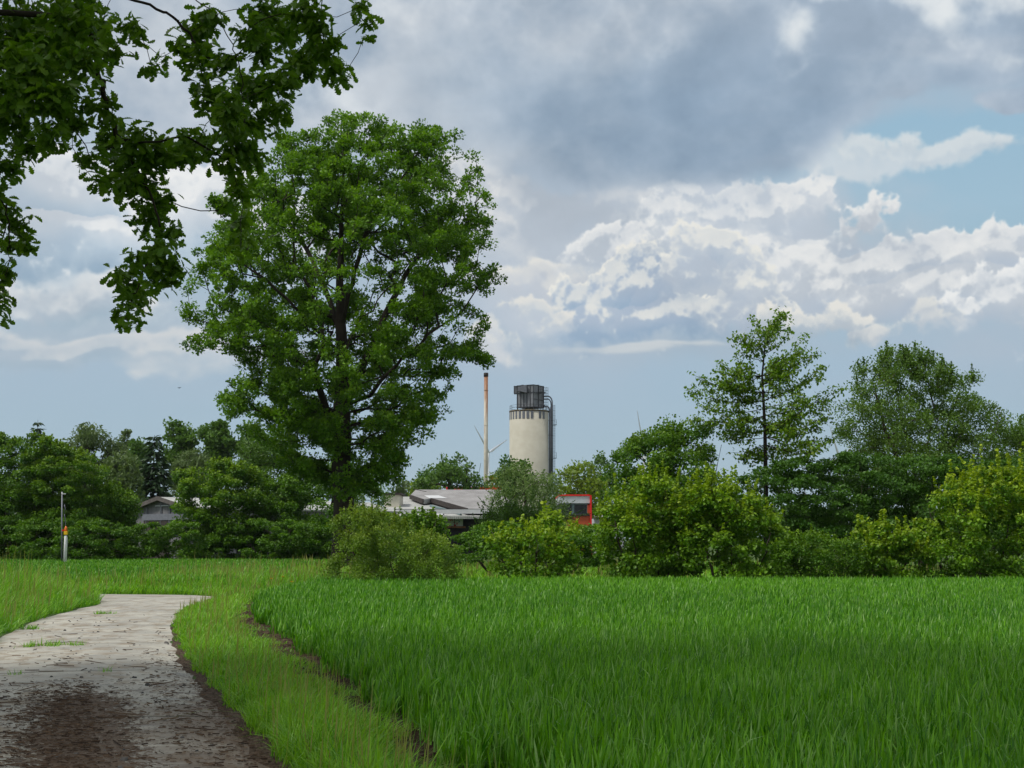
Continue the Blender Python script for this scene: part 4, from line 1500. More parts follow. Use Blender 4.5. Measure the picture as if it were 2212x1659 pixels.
M['cream_wall'] = plain_mat('cream_render', (0.58, 0.55, 0.44), 0.8, 0.2, var=0.06)
m, out = new_mat('window_glass')
V.nt.links.new(principled((0.02, 0.025, 0.03), 0.08, 0.6).s, out.inputs[0])
M['glass'] = m
M['navy'] = plain_mat('navy_fascia', (0.05, 0.06, 0.10), 0.6, 0.3)
M['teal'] = plain_mat('teal_gutter', (0.16, 0.24, 0.25), 0.5, 0.4)
M['red_mark'] = plain_mat('red_marks', (0.45, 0.03, 0.03), 0.6, 0.3)
M['blue_mark'] = plain_mat('blue_marks', (0.05, 0.20, 0.40), 0.6, 0.3)

A0, A1, A2 = wA(265, 148, 205), wA(1300, 150, 205), wA(800, 346, 160)
nrm = np.cross(A1 - A0, A2 - A0); nrm /= np.linalg.norm(nrm)
if nrm[2] < 0: nrm = -nrm
R1 = lambda x, y: on_plane(x, y, A2, nrm)
B2 = wA(400, 350, 159.5)
nrm2 = nrm
R2 = lambda x, y: on_plane(x, y, B2 - np.array([0, 0, 0.0]), nrm2)
wo = wA(500, 380, 160); wo = np.array([wo[0], 160.0, 0.0])
ws_ = thing('workshop', wo, 'long low workshop with grey shallow roofs and white fascia below the silo', 'workshop')


def slab_part(name, poly, t, mat, parent=ws_, origin=wo):
    P = [np.array(p) for p in poly]
    nn = np.cross(P[1] - P[0], P[2] - P[0])
    if nn[2] < 0: P = P[::-1]
    b = MB(); b.slab(P, t)
    return b.build(name, mat, parent, origin)


rf = slab_part('roof', [R1(*p) for p in ((265, 150), (1300, 150), (1300, 348), (800, 346), (425, 240), (340, 250), (210, 206))], 0.35, M['roof'])
low = np.array([0, 0, -0.75])
rf2 = slab_part('lower_roof', [R1(*p) + low for p in ((100, 168), (290, 168), (900, 346), (1300, 352), (1300, 356), (-160, 352), (-40, 250))], 0.3, M['roof_pale'])


def on_roof(name, pts, mat, lift, dz=0.0, parent=rf):
    P = [R1(*p) + nrm * lift + np.array([0, 0, dz]) for p in pts]
    nn = np.cross(P[1] - P[0], P[2] - P[0])
    if nn[2] < 0: P = P[::-1]
    b = MB(); b.slab(P, 0.03)
    return b.build(name, mat, parent, wo)


on_roof('skylight', ((352, 213), (500, 213), (592, 241), (402, 240)), M['skylight'], 0.05)
on_roof('skylight', ((380, 322), (500, 322), (590, 346), (440, 346)), M['skylight'], 0.05, -0.75, rf2)
on_roof('skylight', ((190, 322), (300, 322), (320, 346), (180, 346)), M['skylight'], 0.05, -0.75, rf2)
# stepped verge: boards under the upper roof edge, fascia shade painted as dark colour
for a, c_ in (((425, 240), (800, 346)), ((210, 206), (345, 252)), ((265, 150), (375, 172))):
    p, q = R1(*a), R1(*c_)
    b = MB(); b.bar(p + np.array([-.05, -.05, -.24]), q + np.array([-.05, -.05, -.24]), 0.16, 0.58)
    b.build('verge_board', M['dark_trim'], ws_, wo)
b = MB(); b.bar(R1(415, 266) + low * .8, R1(730, 347) + low * .8, 0.2, 0.25); b.build('valley_gutter', M['teal'], ws_, wo)
b = MB(); p, q = R1(345, 252), R1(425, 240)
b.bar(p + (0, 0, -.28), q + (0, 0, -.28), 0.14, 0.6); b.build('step_board', M['roof_pale'], ws_, wo)
fz0, fz1 = wA(0, 397, 159.4)[2], wA(0, 354, 159.4)[2]
xl, xr = wA(-160, 0, 159.4)[0], wA(1300, 0, 159.4)[0]
b = MB(); b.box(((xl + xr) / 2, 159.4, (fz0 + fz1) / 2), (xr - xl) / 2, 0.12, (fz1 - fz0) / 2); b.build('fascia', M['fascia'], ws_, wo)
b = MB()
yw = 162.5
b.box(((xl + xr) / 2, yw + 14, fz0 / 2 + 0.3), (xr - xl) / 2 - 0.3, 14, fz0 / 2 + 0.3)
b.build('wall', plain_mat('recess_shade_wall', (0.040, 0.040, 0.050), 0.8, 0.2), ws_, wo)  # shadow of the recess under the eaves painted into the wall colour
for x in np.arange(xl + 1, xr, 3.4):
    b = MB(); b.bar((x, 160.2, -.1), (x, 160.2, fz0), 0.16); b.build('post', M['dark_trim'], ws_, wo)
D_w = 161.6
b = MB(); pz0, pz1 = wA(0, 525, D_w)[2], wA(0, 446, D_w)[2]
px0, px1 = wA(495, 0, D_w)[0], wA(752, 0, D_w)[0]
b.box(((px0 + px1) / 2, D_w, (pz0 + pz1) / 2), (px1 - px0) / 2, 0.1, (pz1 - pz0) / 2); pn_ = b.build('sliding_panel', M['white_panel'], ws_, wo)
for x in (570, 665):
    b = MB(); p = wA(x, 446, D_w)[0]
    b.box((p, D_w - .11, (pz0 + pz1) / 2), 0.03, 0.02, (pz1 - pz0) / 2); b.build('seam', M['dark_trim'], pn_, wo)
for x, y, sx, sy in ((612, 462, .10, .05), (622, 465, .05, .07), (633, 462, .07, .04), (645, 466, .05, .05), (662, 492, .08, .05), (668, 518, .12, .10), (690, 500, .05, .1)):
    b = MB(); p = wA(x, y, D_w); b.box((p[0], D_w - .115, p[2]), sx, .015, sy); b.build('red_marking', M['red_mark'], pn_, wo)
b = MB()
for x0, y0, x1, y1 in ((678, 470, 700, 460), (690, 462, 712, 468), (700, 486, 716, 480), (712, 470, 720, 486)):
    a, c_ = wA(x0, y0, D_w), wA(x1, y1, D_w)
    b.bar((a[0], D_w - .115, a[2]), (c_[0], D_w - .115, c_[2]), 0.05, 0.06)
b.build('blue_marking', M['blue_mark'], pn_, wo)
b = MB(); b.box(((px0 + px1) / 2 + .3, D_w - .05, pz0 - .12), (px1 - px0) / 2, 0.15, 0.10); b.build('sill_rail', M['rust_strip'], ws_, wo)

# hall behind with the red coping
D_h = 240.0
p0, p1 = wA(582, 128, D_h), wA(1290, 128, D_h)
hall = thing('flat_roofed_hall', (p0[0] + 15, D_h, 0), 'flat-roofed hall with red coping showing behind the workshop roof', 'hall')
ho = np.array([p0[0] + 15, D_h, 0])
b = MB(); b.box(((p0[0] + p1[0]) / 2, D_h + 10, (p0[2] - .4) / 2), (p1[0] - p0[0]) / 2 - .05, 10, (p0[2] - .4) / 2); b.build('wall', M['navy'], hall, ho)
b = MB(); b.box(((p0[0] + p1[0]) / 2, D_h + 10, p0[2] - .15), (p1[0] - p0[0]) / 2 + .1, 10.15, 0.22); b.build('coping', M['red'], hall, ho)

# shed with the cream wall at the left end
D_h = 175.0
p0, p1 = wA(-60, 205, D_h), wA(96, 252, D_h)
shed = thing('cream_shed', ((p0[0] + p1[0]) / 2, D_h, 0), 'small cream-walled shed with dark flat roof at the workshop end', 'shed')
ho = np.array([(p0[0] + p1[0]) / 2, D_h, 0])
b = MB(); b.box((ho[0], D_h + 3, p0[2] / 2), (p1[0] - p0[0]) / 2, 3, p0[2] / 2); b.build('wall', M['cream_wall'], shed, ho)
b = MB(); b.box((ho[0], D_h + 3, p0[2] + .14), (p1[0] - p0[0]) / 2 + .25, 3.3, 0.13); b.build('roof', M['dark_trim'], shed, ho)

# red and grey showroom block
D_r = 165.0
rz = lambda y: wA(0, y, D_r)[2]
rx_ = lambda x: wA(x, 300, D_r)[0]
xa, xb, xc = rx_(1740), rx_(2056), rx_(2074)
red_ = thing('showroom_block', ((xa + xc) / 2, D_r, 0), 'grey showroom block with red corner post and orange-red base wall', 'building')
ho = np.array([(xa + xc) / 2, D_r, 0])
b = MB(); b.box(((xa + xb) / 2, D_r + 7, rz(290) / 2 + rz(212) / 2), (xb - xa) / 2, 7, (rz(212) - rz(290)) / 2); b.build('upper_band', plain_mat('pale_grey_cladding', (0.55, 0.58, 0.62), 0.5, 0.4, var=0.08, scale=.5), red_, ho)
b = MB(); b.box(((xa + xb) / 2, D_r + 7.2, (rz(290) + rz(412)) / 2), (xb - xa) / 2 - .1, 6.8, (rz(290) - rz(412)) / 2 - .02); b.build('back_wall', plain_mat('slate_cladding', (0.07, 0.08, 0.09), 0.6, 0.3), red_, ho)
b = MB(); b.box(((xa + xb) / 2, D_r + 7, rz(416) / 2 - .2), (xb - xa) / 2, 7, rz(416) / 2 + .15); b.build('base_wall', M['orange'], red_, ho)
b = MB(); b.box(((xa + xb) / 2, D_r + 6.9, rz(411)), (xb - xa) / 2 + .05, 7.1, 0.08); b.build('ledge', M['dark_trim'], red_, ho)
b = MB(); b.box(((xb + xc) / 2, D_r + 6.8, rz(208) / 2 - .1), (xc - xb) / 2, 7.05, rz(208) / 2 + .1); b.build('corner_post', M['red'], red_, ho)
b = MB(); b.box(((xa + xb) / 2, D_r + 6.9, rz(208)), (xb - xa) / 2, 7.0, 0.09); b.build('coping', M['red'], red_, ho)
for x0, x1 in ((1890, 2030), (1760, 1876)):
    w0, w1 = rx_(x0), rx_(x1)
    b = MB(); b.box(((w0 + w1) / 2, D_r + .3, (rz(300) + rz(406)) / 2), (w1 - w0) / 2, 0.03, (rz(300) - rz(406)) / 2)
    wn = b.build('window', M['glass'], red_, ho)
    b = MB()
    for xx in (w0, w1):
        b.box((xx, D_r + .25, (rz(296) + rz(408)) / 2), 0.06, 0.07, (rz(296) - rz(408)) / 2)
    for zz_ in (rz(298), rz(407)):
        b.box(((w0 + w1) / 2, D_r + .25, zz_), (w1 - w0) / 2 - .06, 0.065, 0.06)
    b.build('frame', M['teal'], wn, ho)
b = MB(); b.box((rx_(2046), D_r + .2, (rz(305) + rz(405)) / 2), 0.18, 0.08, (rz(305) - rz(405)) / 2); b.build('brick_pier', M['orange'], red_, ho)

# grey shed roof beyond the showroom
D_h = 190.0
p0, p1 = wA(2085, 432, D_h), wA(2420, 432, D_h)
gs = thing('grey_shed', ((p0[0] + p1[0]) / 2, D_h, 0), 'low grey shed roof glimpsed past the red corner post', 'shed')
ho = np.array([(p0[0] + p1[0]) / 2, D_h, 0])
pr_ = wA(2085, 378, D_h + 8)
b = MB(); b.slab([(p0[0], D_h - .3, p0[2]), (p1[0], D_h - .3, p0[2]), (p1[0], D_h + 8, pr_[2]), (p0[0], D_h + 8, pr_[2])], 0.15); b.build('roof', M['roof'], gs, ho)
b = MB(); b.box((ho[0], D_h + 4, (p0[2] - .16) / 2), (p1[0] - p0[0]) / 2 - .2, 3.8, (p0[2] - .2) / 2); b.build('wall', M['white_panel'], gs, ho)


# ---- timber barn behind the hedge
def cB(x, y):
    return (500 + x / 2.458) / 1.8517, (1920 + y / 2.458) / 1.8517


D_b = 128.0
ax_ = np.array([math.cos(RAD(47)), math.sin(RAD(47)), 0.0]); gx = np.array([math.sin(RAD(47)), -math.cos(RAD(47)), 0.0])
gl = at(*cB(92, 288), D_b)
half = (350 - 92) / 2.458 / 1.8517 * px(D_b) / 0.54
apex_z = at(*cB(350, 190), D_b)[2]; eave_z = gl[2]
base = np.array([gl[0], D_b, 0.0])
barn = thing('timber_barn', base + gx * half, 'grey timber-boarded barn with pale roof behind the clipped hedge', 'barn')
bo = base + gx * half
LB = 24.0
P = lambda g, a, z: base + gx * g + ax_ * a + np.array([0, 0, z])
m, out = new_mat('weathered_boards')
ox, oy, oz = split(coords())
w_ = V.m('PINGPONG', ox * 1.0 - oy * 0.6, 0.12)
c = mix(noise(vec(ox * 6, oy * 6, oz * 0.3), 2.0, 5, .6).step(.3, .7), (0.125, 0.125, 0.135), (0.20, 0.20, 0.21))
c = mix(w_.step(0.02, 0.0), c, (0.04, 0.04, 0.045))
V.nt.links.new(principled(c, 0.85, 0.2).s, out.inputs[0])
M['boards'] = m
M['barge'] = plain_mat('grey_brown_board', (0.13, 0.115, 0.11), 0.8, 0.2)
b = MB()
hh_ = 2 * half
vs = [P(0, 0, -.1), P(hh_, 0, -.1), P(hh_, 0, eave_z - .1), P(half, 0, apex_z - .15), P(0, 0, eave_z - .1)]
vs2 = [v + ax_ * LB for v in vs]
b.add(vs + vs2, [(0, 1, 2, 3, 4), (9, 8, 7, 6, 5)] + [(i, i + 5, (i + 1) % 5 + 5, (i + 1) % 5) for i in range(5)])
b.build('wall', M['boards'], barn, bo)
sl = (apex_z - eave_z) / half
for g0, g1, s_ in ((-0.35, half, 1), (hh_ + .35, half, -1)):
    b = MB()
    e_ = eave_z - .35 * sl
    poly = [P(g0, -.4, e_ + .12), P(g0, LB + .3, e_ + .12), P(g1, LB + .3, apex_z + .12), P(g1, -.4, apex_z + .12)]
    nn = np.cross(poly[1] - poly[0], poly[2] - poly[0])
    b.slab(poly if nn[2] > 0 else poly[::-1], 0.16)
    b.build('roof', M['roof_pale'], barn, bo)
for g0, g1 in ((-0.4, half), (hh_ + .4, half)):
    e_ = eave_z - .4 * sl
    b = MB(); b.bar(P(g0, -.47, e_ - .02), P(g1, -.47, apex_z + .0), 0.08, 0.36)
    b.build('barge_board', M['barge'], barn, bo)
for g in (0.06, half * .48, half, half * 1.3, half * 1.55, hh_ - .06):
    zt2 = eave_z + (half - abs(g - half)) * sl - .25
    b = MB(); b.bar(P(g, -.06, 2.0), P(g, -.06, zt2), 0.16)
    b.build('timber_post', M['louvre'], barn, bo)
lz = at(*cB(200, 370), D_b)[2]
b = MB(); b.bar(P(half * .35, -.1, lz), P(hh_, -.1, lz), 0.14, 0.55); b.build('lintel', M['louvre'], barn, bo)
b = MB(); zz0 = lz + 1.4
b.bar(P(half * .8, -.1, at(*cB(0, 262), D_b)[2]), P(hh_ * .85, -.1, at(*cB(0, 262), D_b)[2]), 0.06, 0.07); b.build('cross_rail', M['white_panel'], barn, bo)
b = MB(); b.box(P(half * .85, -.08, lz / 2 - .15), half * .45, .04, lz / 2 - .2, gx, ax_); b.build('doorway', M['dark_trim'], barn, bo)


# ---- marker posts by the hedge
def c3(x, y):
    return (180 + x / 4.74) / 1.8517, (1930 + y / 4.74) / 1.8517


D_p = 88.0
M['pole'] = plain_mat('grey_tube', (0.16, 0.17, 0.20), 0.5, 0.4, 0.3, var=0.08)
M['postwhite'] = plain_mat('white_plastic', (0.80, 0.80, 0.81), 0.45, 0.4, var=0.04)
M['yellow'] = plain_mat('yellow_plastic', (0.80, 0.50, 0.01), 0.45, 0.4, var=0.03)
M['orangehat'] = plain_mat('orange_plastic', (0.80, 0.16, 0.01), 0.4, 0.4, var=0.05)
pt, pb_ = at(*c3(325, 195), D_p), at(*c3(321, 1500), D_p)
po = np.array([pb_[0], D_p, 0])
pole = thing('pole', po, 'tall thin grey pole with red band and loose cable before the hedge', 'pole')
b = MB(); b.tube([(0, 0, -.2), (pt[0] - pb_[0], 0, pt[2])], [0.05, 0.042], 14); b.build('tube', M['pole'], pole, smooth=True)
b = MB()
zt_ = at(*c3(0, 600), D_p)[2]
zs_ = [zt_, at(*c3(0, 660), D_p)[2], at(*c3(0, 760), D_p)[2], at(*c3(0, 850), D_p)[2], at(*c3(0, 980), D_p)[2], 0.1]
b.tube([(0.06, -.03, zs_[0]), (0.10, -.03, zs_[1]), (0.145, -.03, zs_[2]), (0.15, -.03, zs_[3]), (0.12, -.03, zs_[4]), (0.09, -.03, zs_[5])], 0.018, 8); b.build('cable', M['pole'], pole, smooth=True)
b = MB(); b.tube([(0.03, 0, at(*c3(0, 420), D_p)[2]), (0.095, 0, at(*c3(0, 500), D_p)[2]), (0.03, 0, at(*c3(0, 590), D_p)[2])], 0.022, 8); b.build('cable', M['pole'], pole, smooth=True)
b = MB(); zc_ = at(*c3(0, 215), D_p)[2]; b.box((-.02, 0, zc_), 0.11, 0.05, 0.022); b.tube([(pt[0] - pb_[0], 0, zc_), (pt[0] - pb_[0], 0, zc_ + .12)], 0.05, 12); b.build('cap', M['postwhite'], pole)
b = MB(); zb_ = at(*c3(0, 907), D_p)[2]; b.tube([(0, 0, zb_ - .05), (0, 0, zb_ + .05)], 0.065, 14); b.box((0.13, 0, zb_ + .01), 0.12, .012, .03); b.build('band', M['red'], pole)
p = at(*c3(386, 1490), D_p)
post = thing('marker_post', (p[0], D_p - .05, 0), 'white pipeline marker post with yellow collar and orange cap', 'marker post')
z_ = lambda y: at(*c3(0, y), D_p)[2]
b = MB(); b.tube([(0, 0, -.2), (0, 0, z_(1060)), (-.01, 0, z_(1030)), (-.01, 0, z_(1005))], [0.105, 0.10, 0.085, 0.07], 20); b.build('post', M['postwhite'], post, smooth=True)
b = MB(); b.box((-.01, 0, (z_(990) + z_(926)) / 2), 0.105, 0.105, (z_(926) - z_(990)) / 2); b.build('collar', M['yellow'], post, bevel=.015)
b = MB(); b.tube([(-.02, 0, z_(925)), (-.02, 0, z_(905)), (-.02, 0, z_(860)), (-.02, 0, z_(838)), (-.03, 0, z_(835)), (-.03, 0, z_(824))], [.085, .09, .082, .055, .03, .025], 18); b.build('cap', M['orangehat'], post, smooth=True)

# ---- a bird in the sky
pB = at(387, 838, 150.0)
bird = thing('bird', pB, 'small dark bird flying in the pale sky beside the big oak', 'bird')
M['bird'] = plain_mat('dark_plumage', (0.015, 0.018, 0.022), 0.7, 0.2)
b = MB(); b.tube([(-.01, -.19, .0), (0, -.14, .01), (0, -.05, 0), (0, .05, 0), (0, .14, .01), (0, .26, .01)], [.006, .035, .055, .05, .025, .012], 10); b.build('body', M['bird'], bird, smooth=True)
for s_ in (-1, 1):
    b = MB()
    st_ = [(0.03, .10, .02), (.10, .09, .03 + .015 * (s_ > 0)), (.17, .05, .035 + .05 * (s_ > 0)), (.21, .0, .03 + .07 * (s_ > 0))]
    vs = []
    for k, (x, w_, z) in enumerate(st_):
        for sg in (-1, 1):
            vs += [(s_ * x, sg * w_ - .02 + .03 * k, z), (s_ * x, sg * w_ - .02 + .03 * k, z - .02)]
    fs = []
    for k in range(3):
        a, c_ = k * 4, k * 4 + 4
        fs += [(a, c_, c_ + 2, a + 2), (a + 1, a + 3, c_ + 3, c_ + 1), (a, a + 1, c_ + 1, c_), (a + 2, c_ + 2, c_ + 3, a + 3)]
    fs += [(0, 2, 3, 1), (12, 13, 15, 14)]
    b.add(vs, fs); b.build('wing', M['bird'], bird)

# ================================================================== TREES AND BUSHES
# ---- the big oak in the middle
OAK = [(233, 733, 770), (250, 690, 870), (268, 655, 955), (300, 585, 1030), (350, 540, 1040), (400, 475, 1062), (450, 455, 1072), (500, 440, 1080), (550, 410, 1092), (600, 395, 1088), (650, 392, 1062),
       (700, 412, 1064), (750, 425, 1050), (775, 520, 1060), (795, 545, 1000), (820, 490, 1012), (860, 476, 1008), (900, 480, 950), (940, 525, 935), (970, 570, 915), (1000, 610, 870), (1040, 640, 850), (1085, 690, 830)]
trunk = [(741, 1165, 0), (742, 1080, 0), (740, 1000, 0), (738, 900, 0), (738, 800, .2), (735, 700, .3), (733, 600, .2), (736, 500, 0), (742, 400, -.2), (745, 310, 0)]
limbs = [[(738, 1040, 0), (728, 960, -.6), (708, 880, -1.2), (690, 820, -1.8), (660, 760, -2.2)],
         [(738, 765, .2), (700, 730, -1), (650, 680, -2), (590, 620, -2.2), (520, 570, -1.5)],
         [(738, 860, .1), (790, 760, 1.4), (830, 660, 2.2), (870, 580, 2.0), (930, 500, 1.5)],
         [(738, 700, .3), (770, 600, -1.2), (800, 520, -2.4), (860, 430, -2.8)],
         [(735, 720, .3), (690, 600, 1.4), (650, 520, 2.4), (600, 440, 2.4)],
         [(738, 880, 0), (800, 860, -1.2), (860, 800, -2.4), (930, 740, -3.0), (1000, 690, -2.4)]]


def oak_tree():
    Y = 80.0
    OAKP = [(y + 9 if y < 500 else y, l - 4, r - (10 if y < 680 else 0)) for y, l, r in OAK]
    rng = np.random.default_rng(11)
    lines = []
    for ln in [trunk] + limbs:
        pts = [at(p[0], p[1], Y) + np.array([0, p[2], 0]) for p in ln]
        if ln is trunk:
            pts[0][2] = -.1
        fine = []
        for a, b_ in zip(pts[:-1], pts[1:]):
            k = max(1, int(np.linalg.norm(b_ - a) / .6))
            fine += [a + (b_ - a) * i / k for i in range(k)]
        fine.append(pts[-1])
        for i in range(1, len(fine) - 1):
            fine[i] = fine[i] + rng.normal(0, .035, 3)
        lines.append(fine)
    o = np.array([lines[0][0][0], Y, 0])
    root = thing('oak_tree', o, 'big oak with full round crown and dark trunk standing alone by the hedge', 'tree')
    tg, rad = sample_lobed(OAKP, Y, 2800, rng, 0.9, 0.36, 1.05)
    tg2, rad2 = sample_profile(OAKP, Y, 640, rng, 0.9, 0.26)
    tg = np.concatenate([tg, tg2]); rad = np.concatenate([rad, rad2])
    wood_ = np.concatenate([np.array(l)[2:] for l in lines])
    dxz = np.min(np.hypot(tg[:, None, 0] * Y / tg[:, None, 1] - wood_[None, :, 0], tg[:, None, 2] - wood_[None, :, 2]), axis=1)
    keep_ = ~((tg[:, 1] < Y + .5) & (dxz < .62) & (tg[:, 2] < 19) & (rng.random(len(tg)) < np.where(tg[:, 2] < 11.5, .35, .75)))
    tg = tg[keep_]; rad = rad[keep_]; n_shell = len(tg)
    # connect: the limbs first become part of the trunk graph
    P_, par_, roots_, off = [], [], [], 0
    A, par, isroot, tips = None, None, None, None
    T0 = np.array(lines[0])
    nodes = [p for p in lines[0]]; parents = list(range(-1, len(nodes) - 1))
    for ln in lines[1:]:
        j = int(np.argmin(np.linalg.norm(T0 - ln[0], axis=1)))
        prev = j
        for p in ln[1:]:
            nodes.append(p); parents.append(prev); prev = len(nodes) - 1
    n0 = len(nodes)
    A = np.zeros((n0 + n_shell * 30, 3)); A[:n0] = nodes
    L = np.zeros(len(A))
    for i in range(1, n0):
        L[i] = L[parents[i]] + np.linalg.norm(A[i] - A[parents[i]])
    n = n0
    c0 = at(738, 760, Y)
    for ti in np.argsort(np.linalg.norm(tg - c0, axis=1)):
        t = tg[ti]
        d = np.linalg.norm(A[:n] - t, axis=1)
        cost = d + .28 * L[:n] + np.maximum(A[:n, 2] - t[2], 0) * .8
        j = int(np.argmin(cost)); k = max(1, int(d[j] / .55)); base_ = A[j].copy(); prev = j
        bend = rng.normal(0, .07 * d[j], 3)
        for i in range(1, k + 1):
            u_ = i / k
            A[n] = base_ + (t - base_) * u_ + bend * math.sin(math.pi * u_) + np.array([0, 0, .07 * d[j] * math.sin(math.pi * u_)])
            parents.append(prev); L[n] = L[prev] + np.linalg.norm(A[n] - A[prev]); prev = n; n += 1
    A = A[:n]; par = np.array(parents)
    r = radii(par, .58, .014)
    isr = np.arange(n) < len(lines[0])
    r[:len(lines[0])] = np.maximum(r[:len(lines[0])], np.interp(A[:len(lines[0]), 2], [0, 1.5, 8, 14, 22], [.72, .6, .5, .30, .05]))
    limb_mesh('trunk', A, par, r, isr, M['bark'], root, o, 14)
    limb_mesh('limbs', A, par, r, ~isr & (r > .05), M['bark'], root, o, 8)
    tw_ = limb_mesh('branches', A, par, r, ~isr & (r <= .05), M['bark'], root, o, 5)
    tag(tw_, kind='stuff')
    cen = np.concatenate([tg, A[~isr & (r < .03)]])
    m_ = np.concatenate([rng.poisson(62, len(tg)), rng.poisson(8, len(cen) - len(tg))])
    ci = np.repeat(np.arange(len(cen)), m_)
    g = unit(rng.normal(0, 1, (len(ci), 3))) * rng.random((len(ci), 1)) ** .42
    crs = np.concatenate([rng.uniform(.24, .54, len(tg)), np.full(len(cen) - len(tg), .36)])
    pos = cen[ci] + g * crs[ci][:, None] * np.array([1, 1, .75])
    ct = np.clip(rng.normal(.5, .25, len(cen)), 0, 1)
    axis = g * .8 + rng.normal(0, .5, (len(ci), 3)) + np.array([0, 0, .1])
    nr = rng.normal(0, .55, (len(ci), 3)) + np.array([0, 0, .7])
    size = rng.uniform(.105, .20, len(ci))
    tint = np.clip(ct[ci] + rng.normal(0, .2, len(ci)), 0, 1)
    age = np.clip(np.where(g[:, 2] > .45, .5, 0) * rng.random(len(ci)), 0, 1)
    tag(leaves('crown', M['oak'], 'sprig', pos, axis, nr, size, tint, age, root, o), kind='stuff')


oak_tree()


# ---- the oak that hangs over the track: only its drooping branches are in the picture
BLOBS = [(100, 110, 72), (20, 185, 66), (165, 15, 62), (100, 205, 56), (30, 90, 70), (50, 50, 80), (150, 60, 80), (60, 150, 80), (30, 240, 70), (130, 200, 62), (190, 130, 52), (60, 310, 46), (20, 355, 36), (110, 290, 42), (160, 275, 36), (215, 60, 45), (240, 110, 30),
         (220, 230, 42), (250, 300, 50), (300, 312, 52), (345, 330, 42), (392, 330, 44), (195, 340, 28), (208, 390, 22), (262, 390, 42), (300, 405, 46), (350, 425, 36), (322, 470, 42), (370, 500, 30), (352, 545, 38), (302, 562, 32), (342, 592, 42), (282, 610, 38), (258, 590, 22), (292, 650, 32), (265, 685, 24), (282, 700, 16), (382, 580, 26), (275, 355, 40),
         (300, 75, 22), (282, 55, 26), (330, 150, 18), (350, 125, 18), (420, 60, 40), (452, 40, 34), (430, 120, 36), (400, 100, 28), (480, 130, 36), (460, 205, 42), (500, 235, 46), (430, 170, 26), (520, 180, 42), (562, 190, 42), (602, 182, 46), (642, 150, 46), (560, 100, 46), (612, 60, 54), (652, 30, 46), (690, 50, 40), (702, 100, 40), (722, 148, 34), (745, 160, 18), (662, 120, 38), (582, 30, 46), (540, 60, 36), (512, 300, 42), (490, 272, 36), (532, 262, 42), (582, 250, 36), (602, 230, 28), (540, 330, 36), (500, 345, 30), (512, 392, 27), (520, 422, 25), (502, 442, 20), (516, 480, 25), (530, 512, 20), (520, 538, 16),
         (430, 300, 30), (402, 292, 26), (462, 330, 26), (770, 18, 22), (796, 38, 18), (790, 78, 14),
         (12, 450, 30), (42, 482, 28), (58, 520, 22), (20, 530, 30), (14, 590, 24), (8, 640, 22), (14, 682, 14), (-40, 420, 60), (-50, 520, 60), (-40, 610, 50), (-80, 300, 90), (-90, 120, 100)]


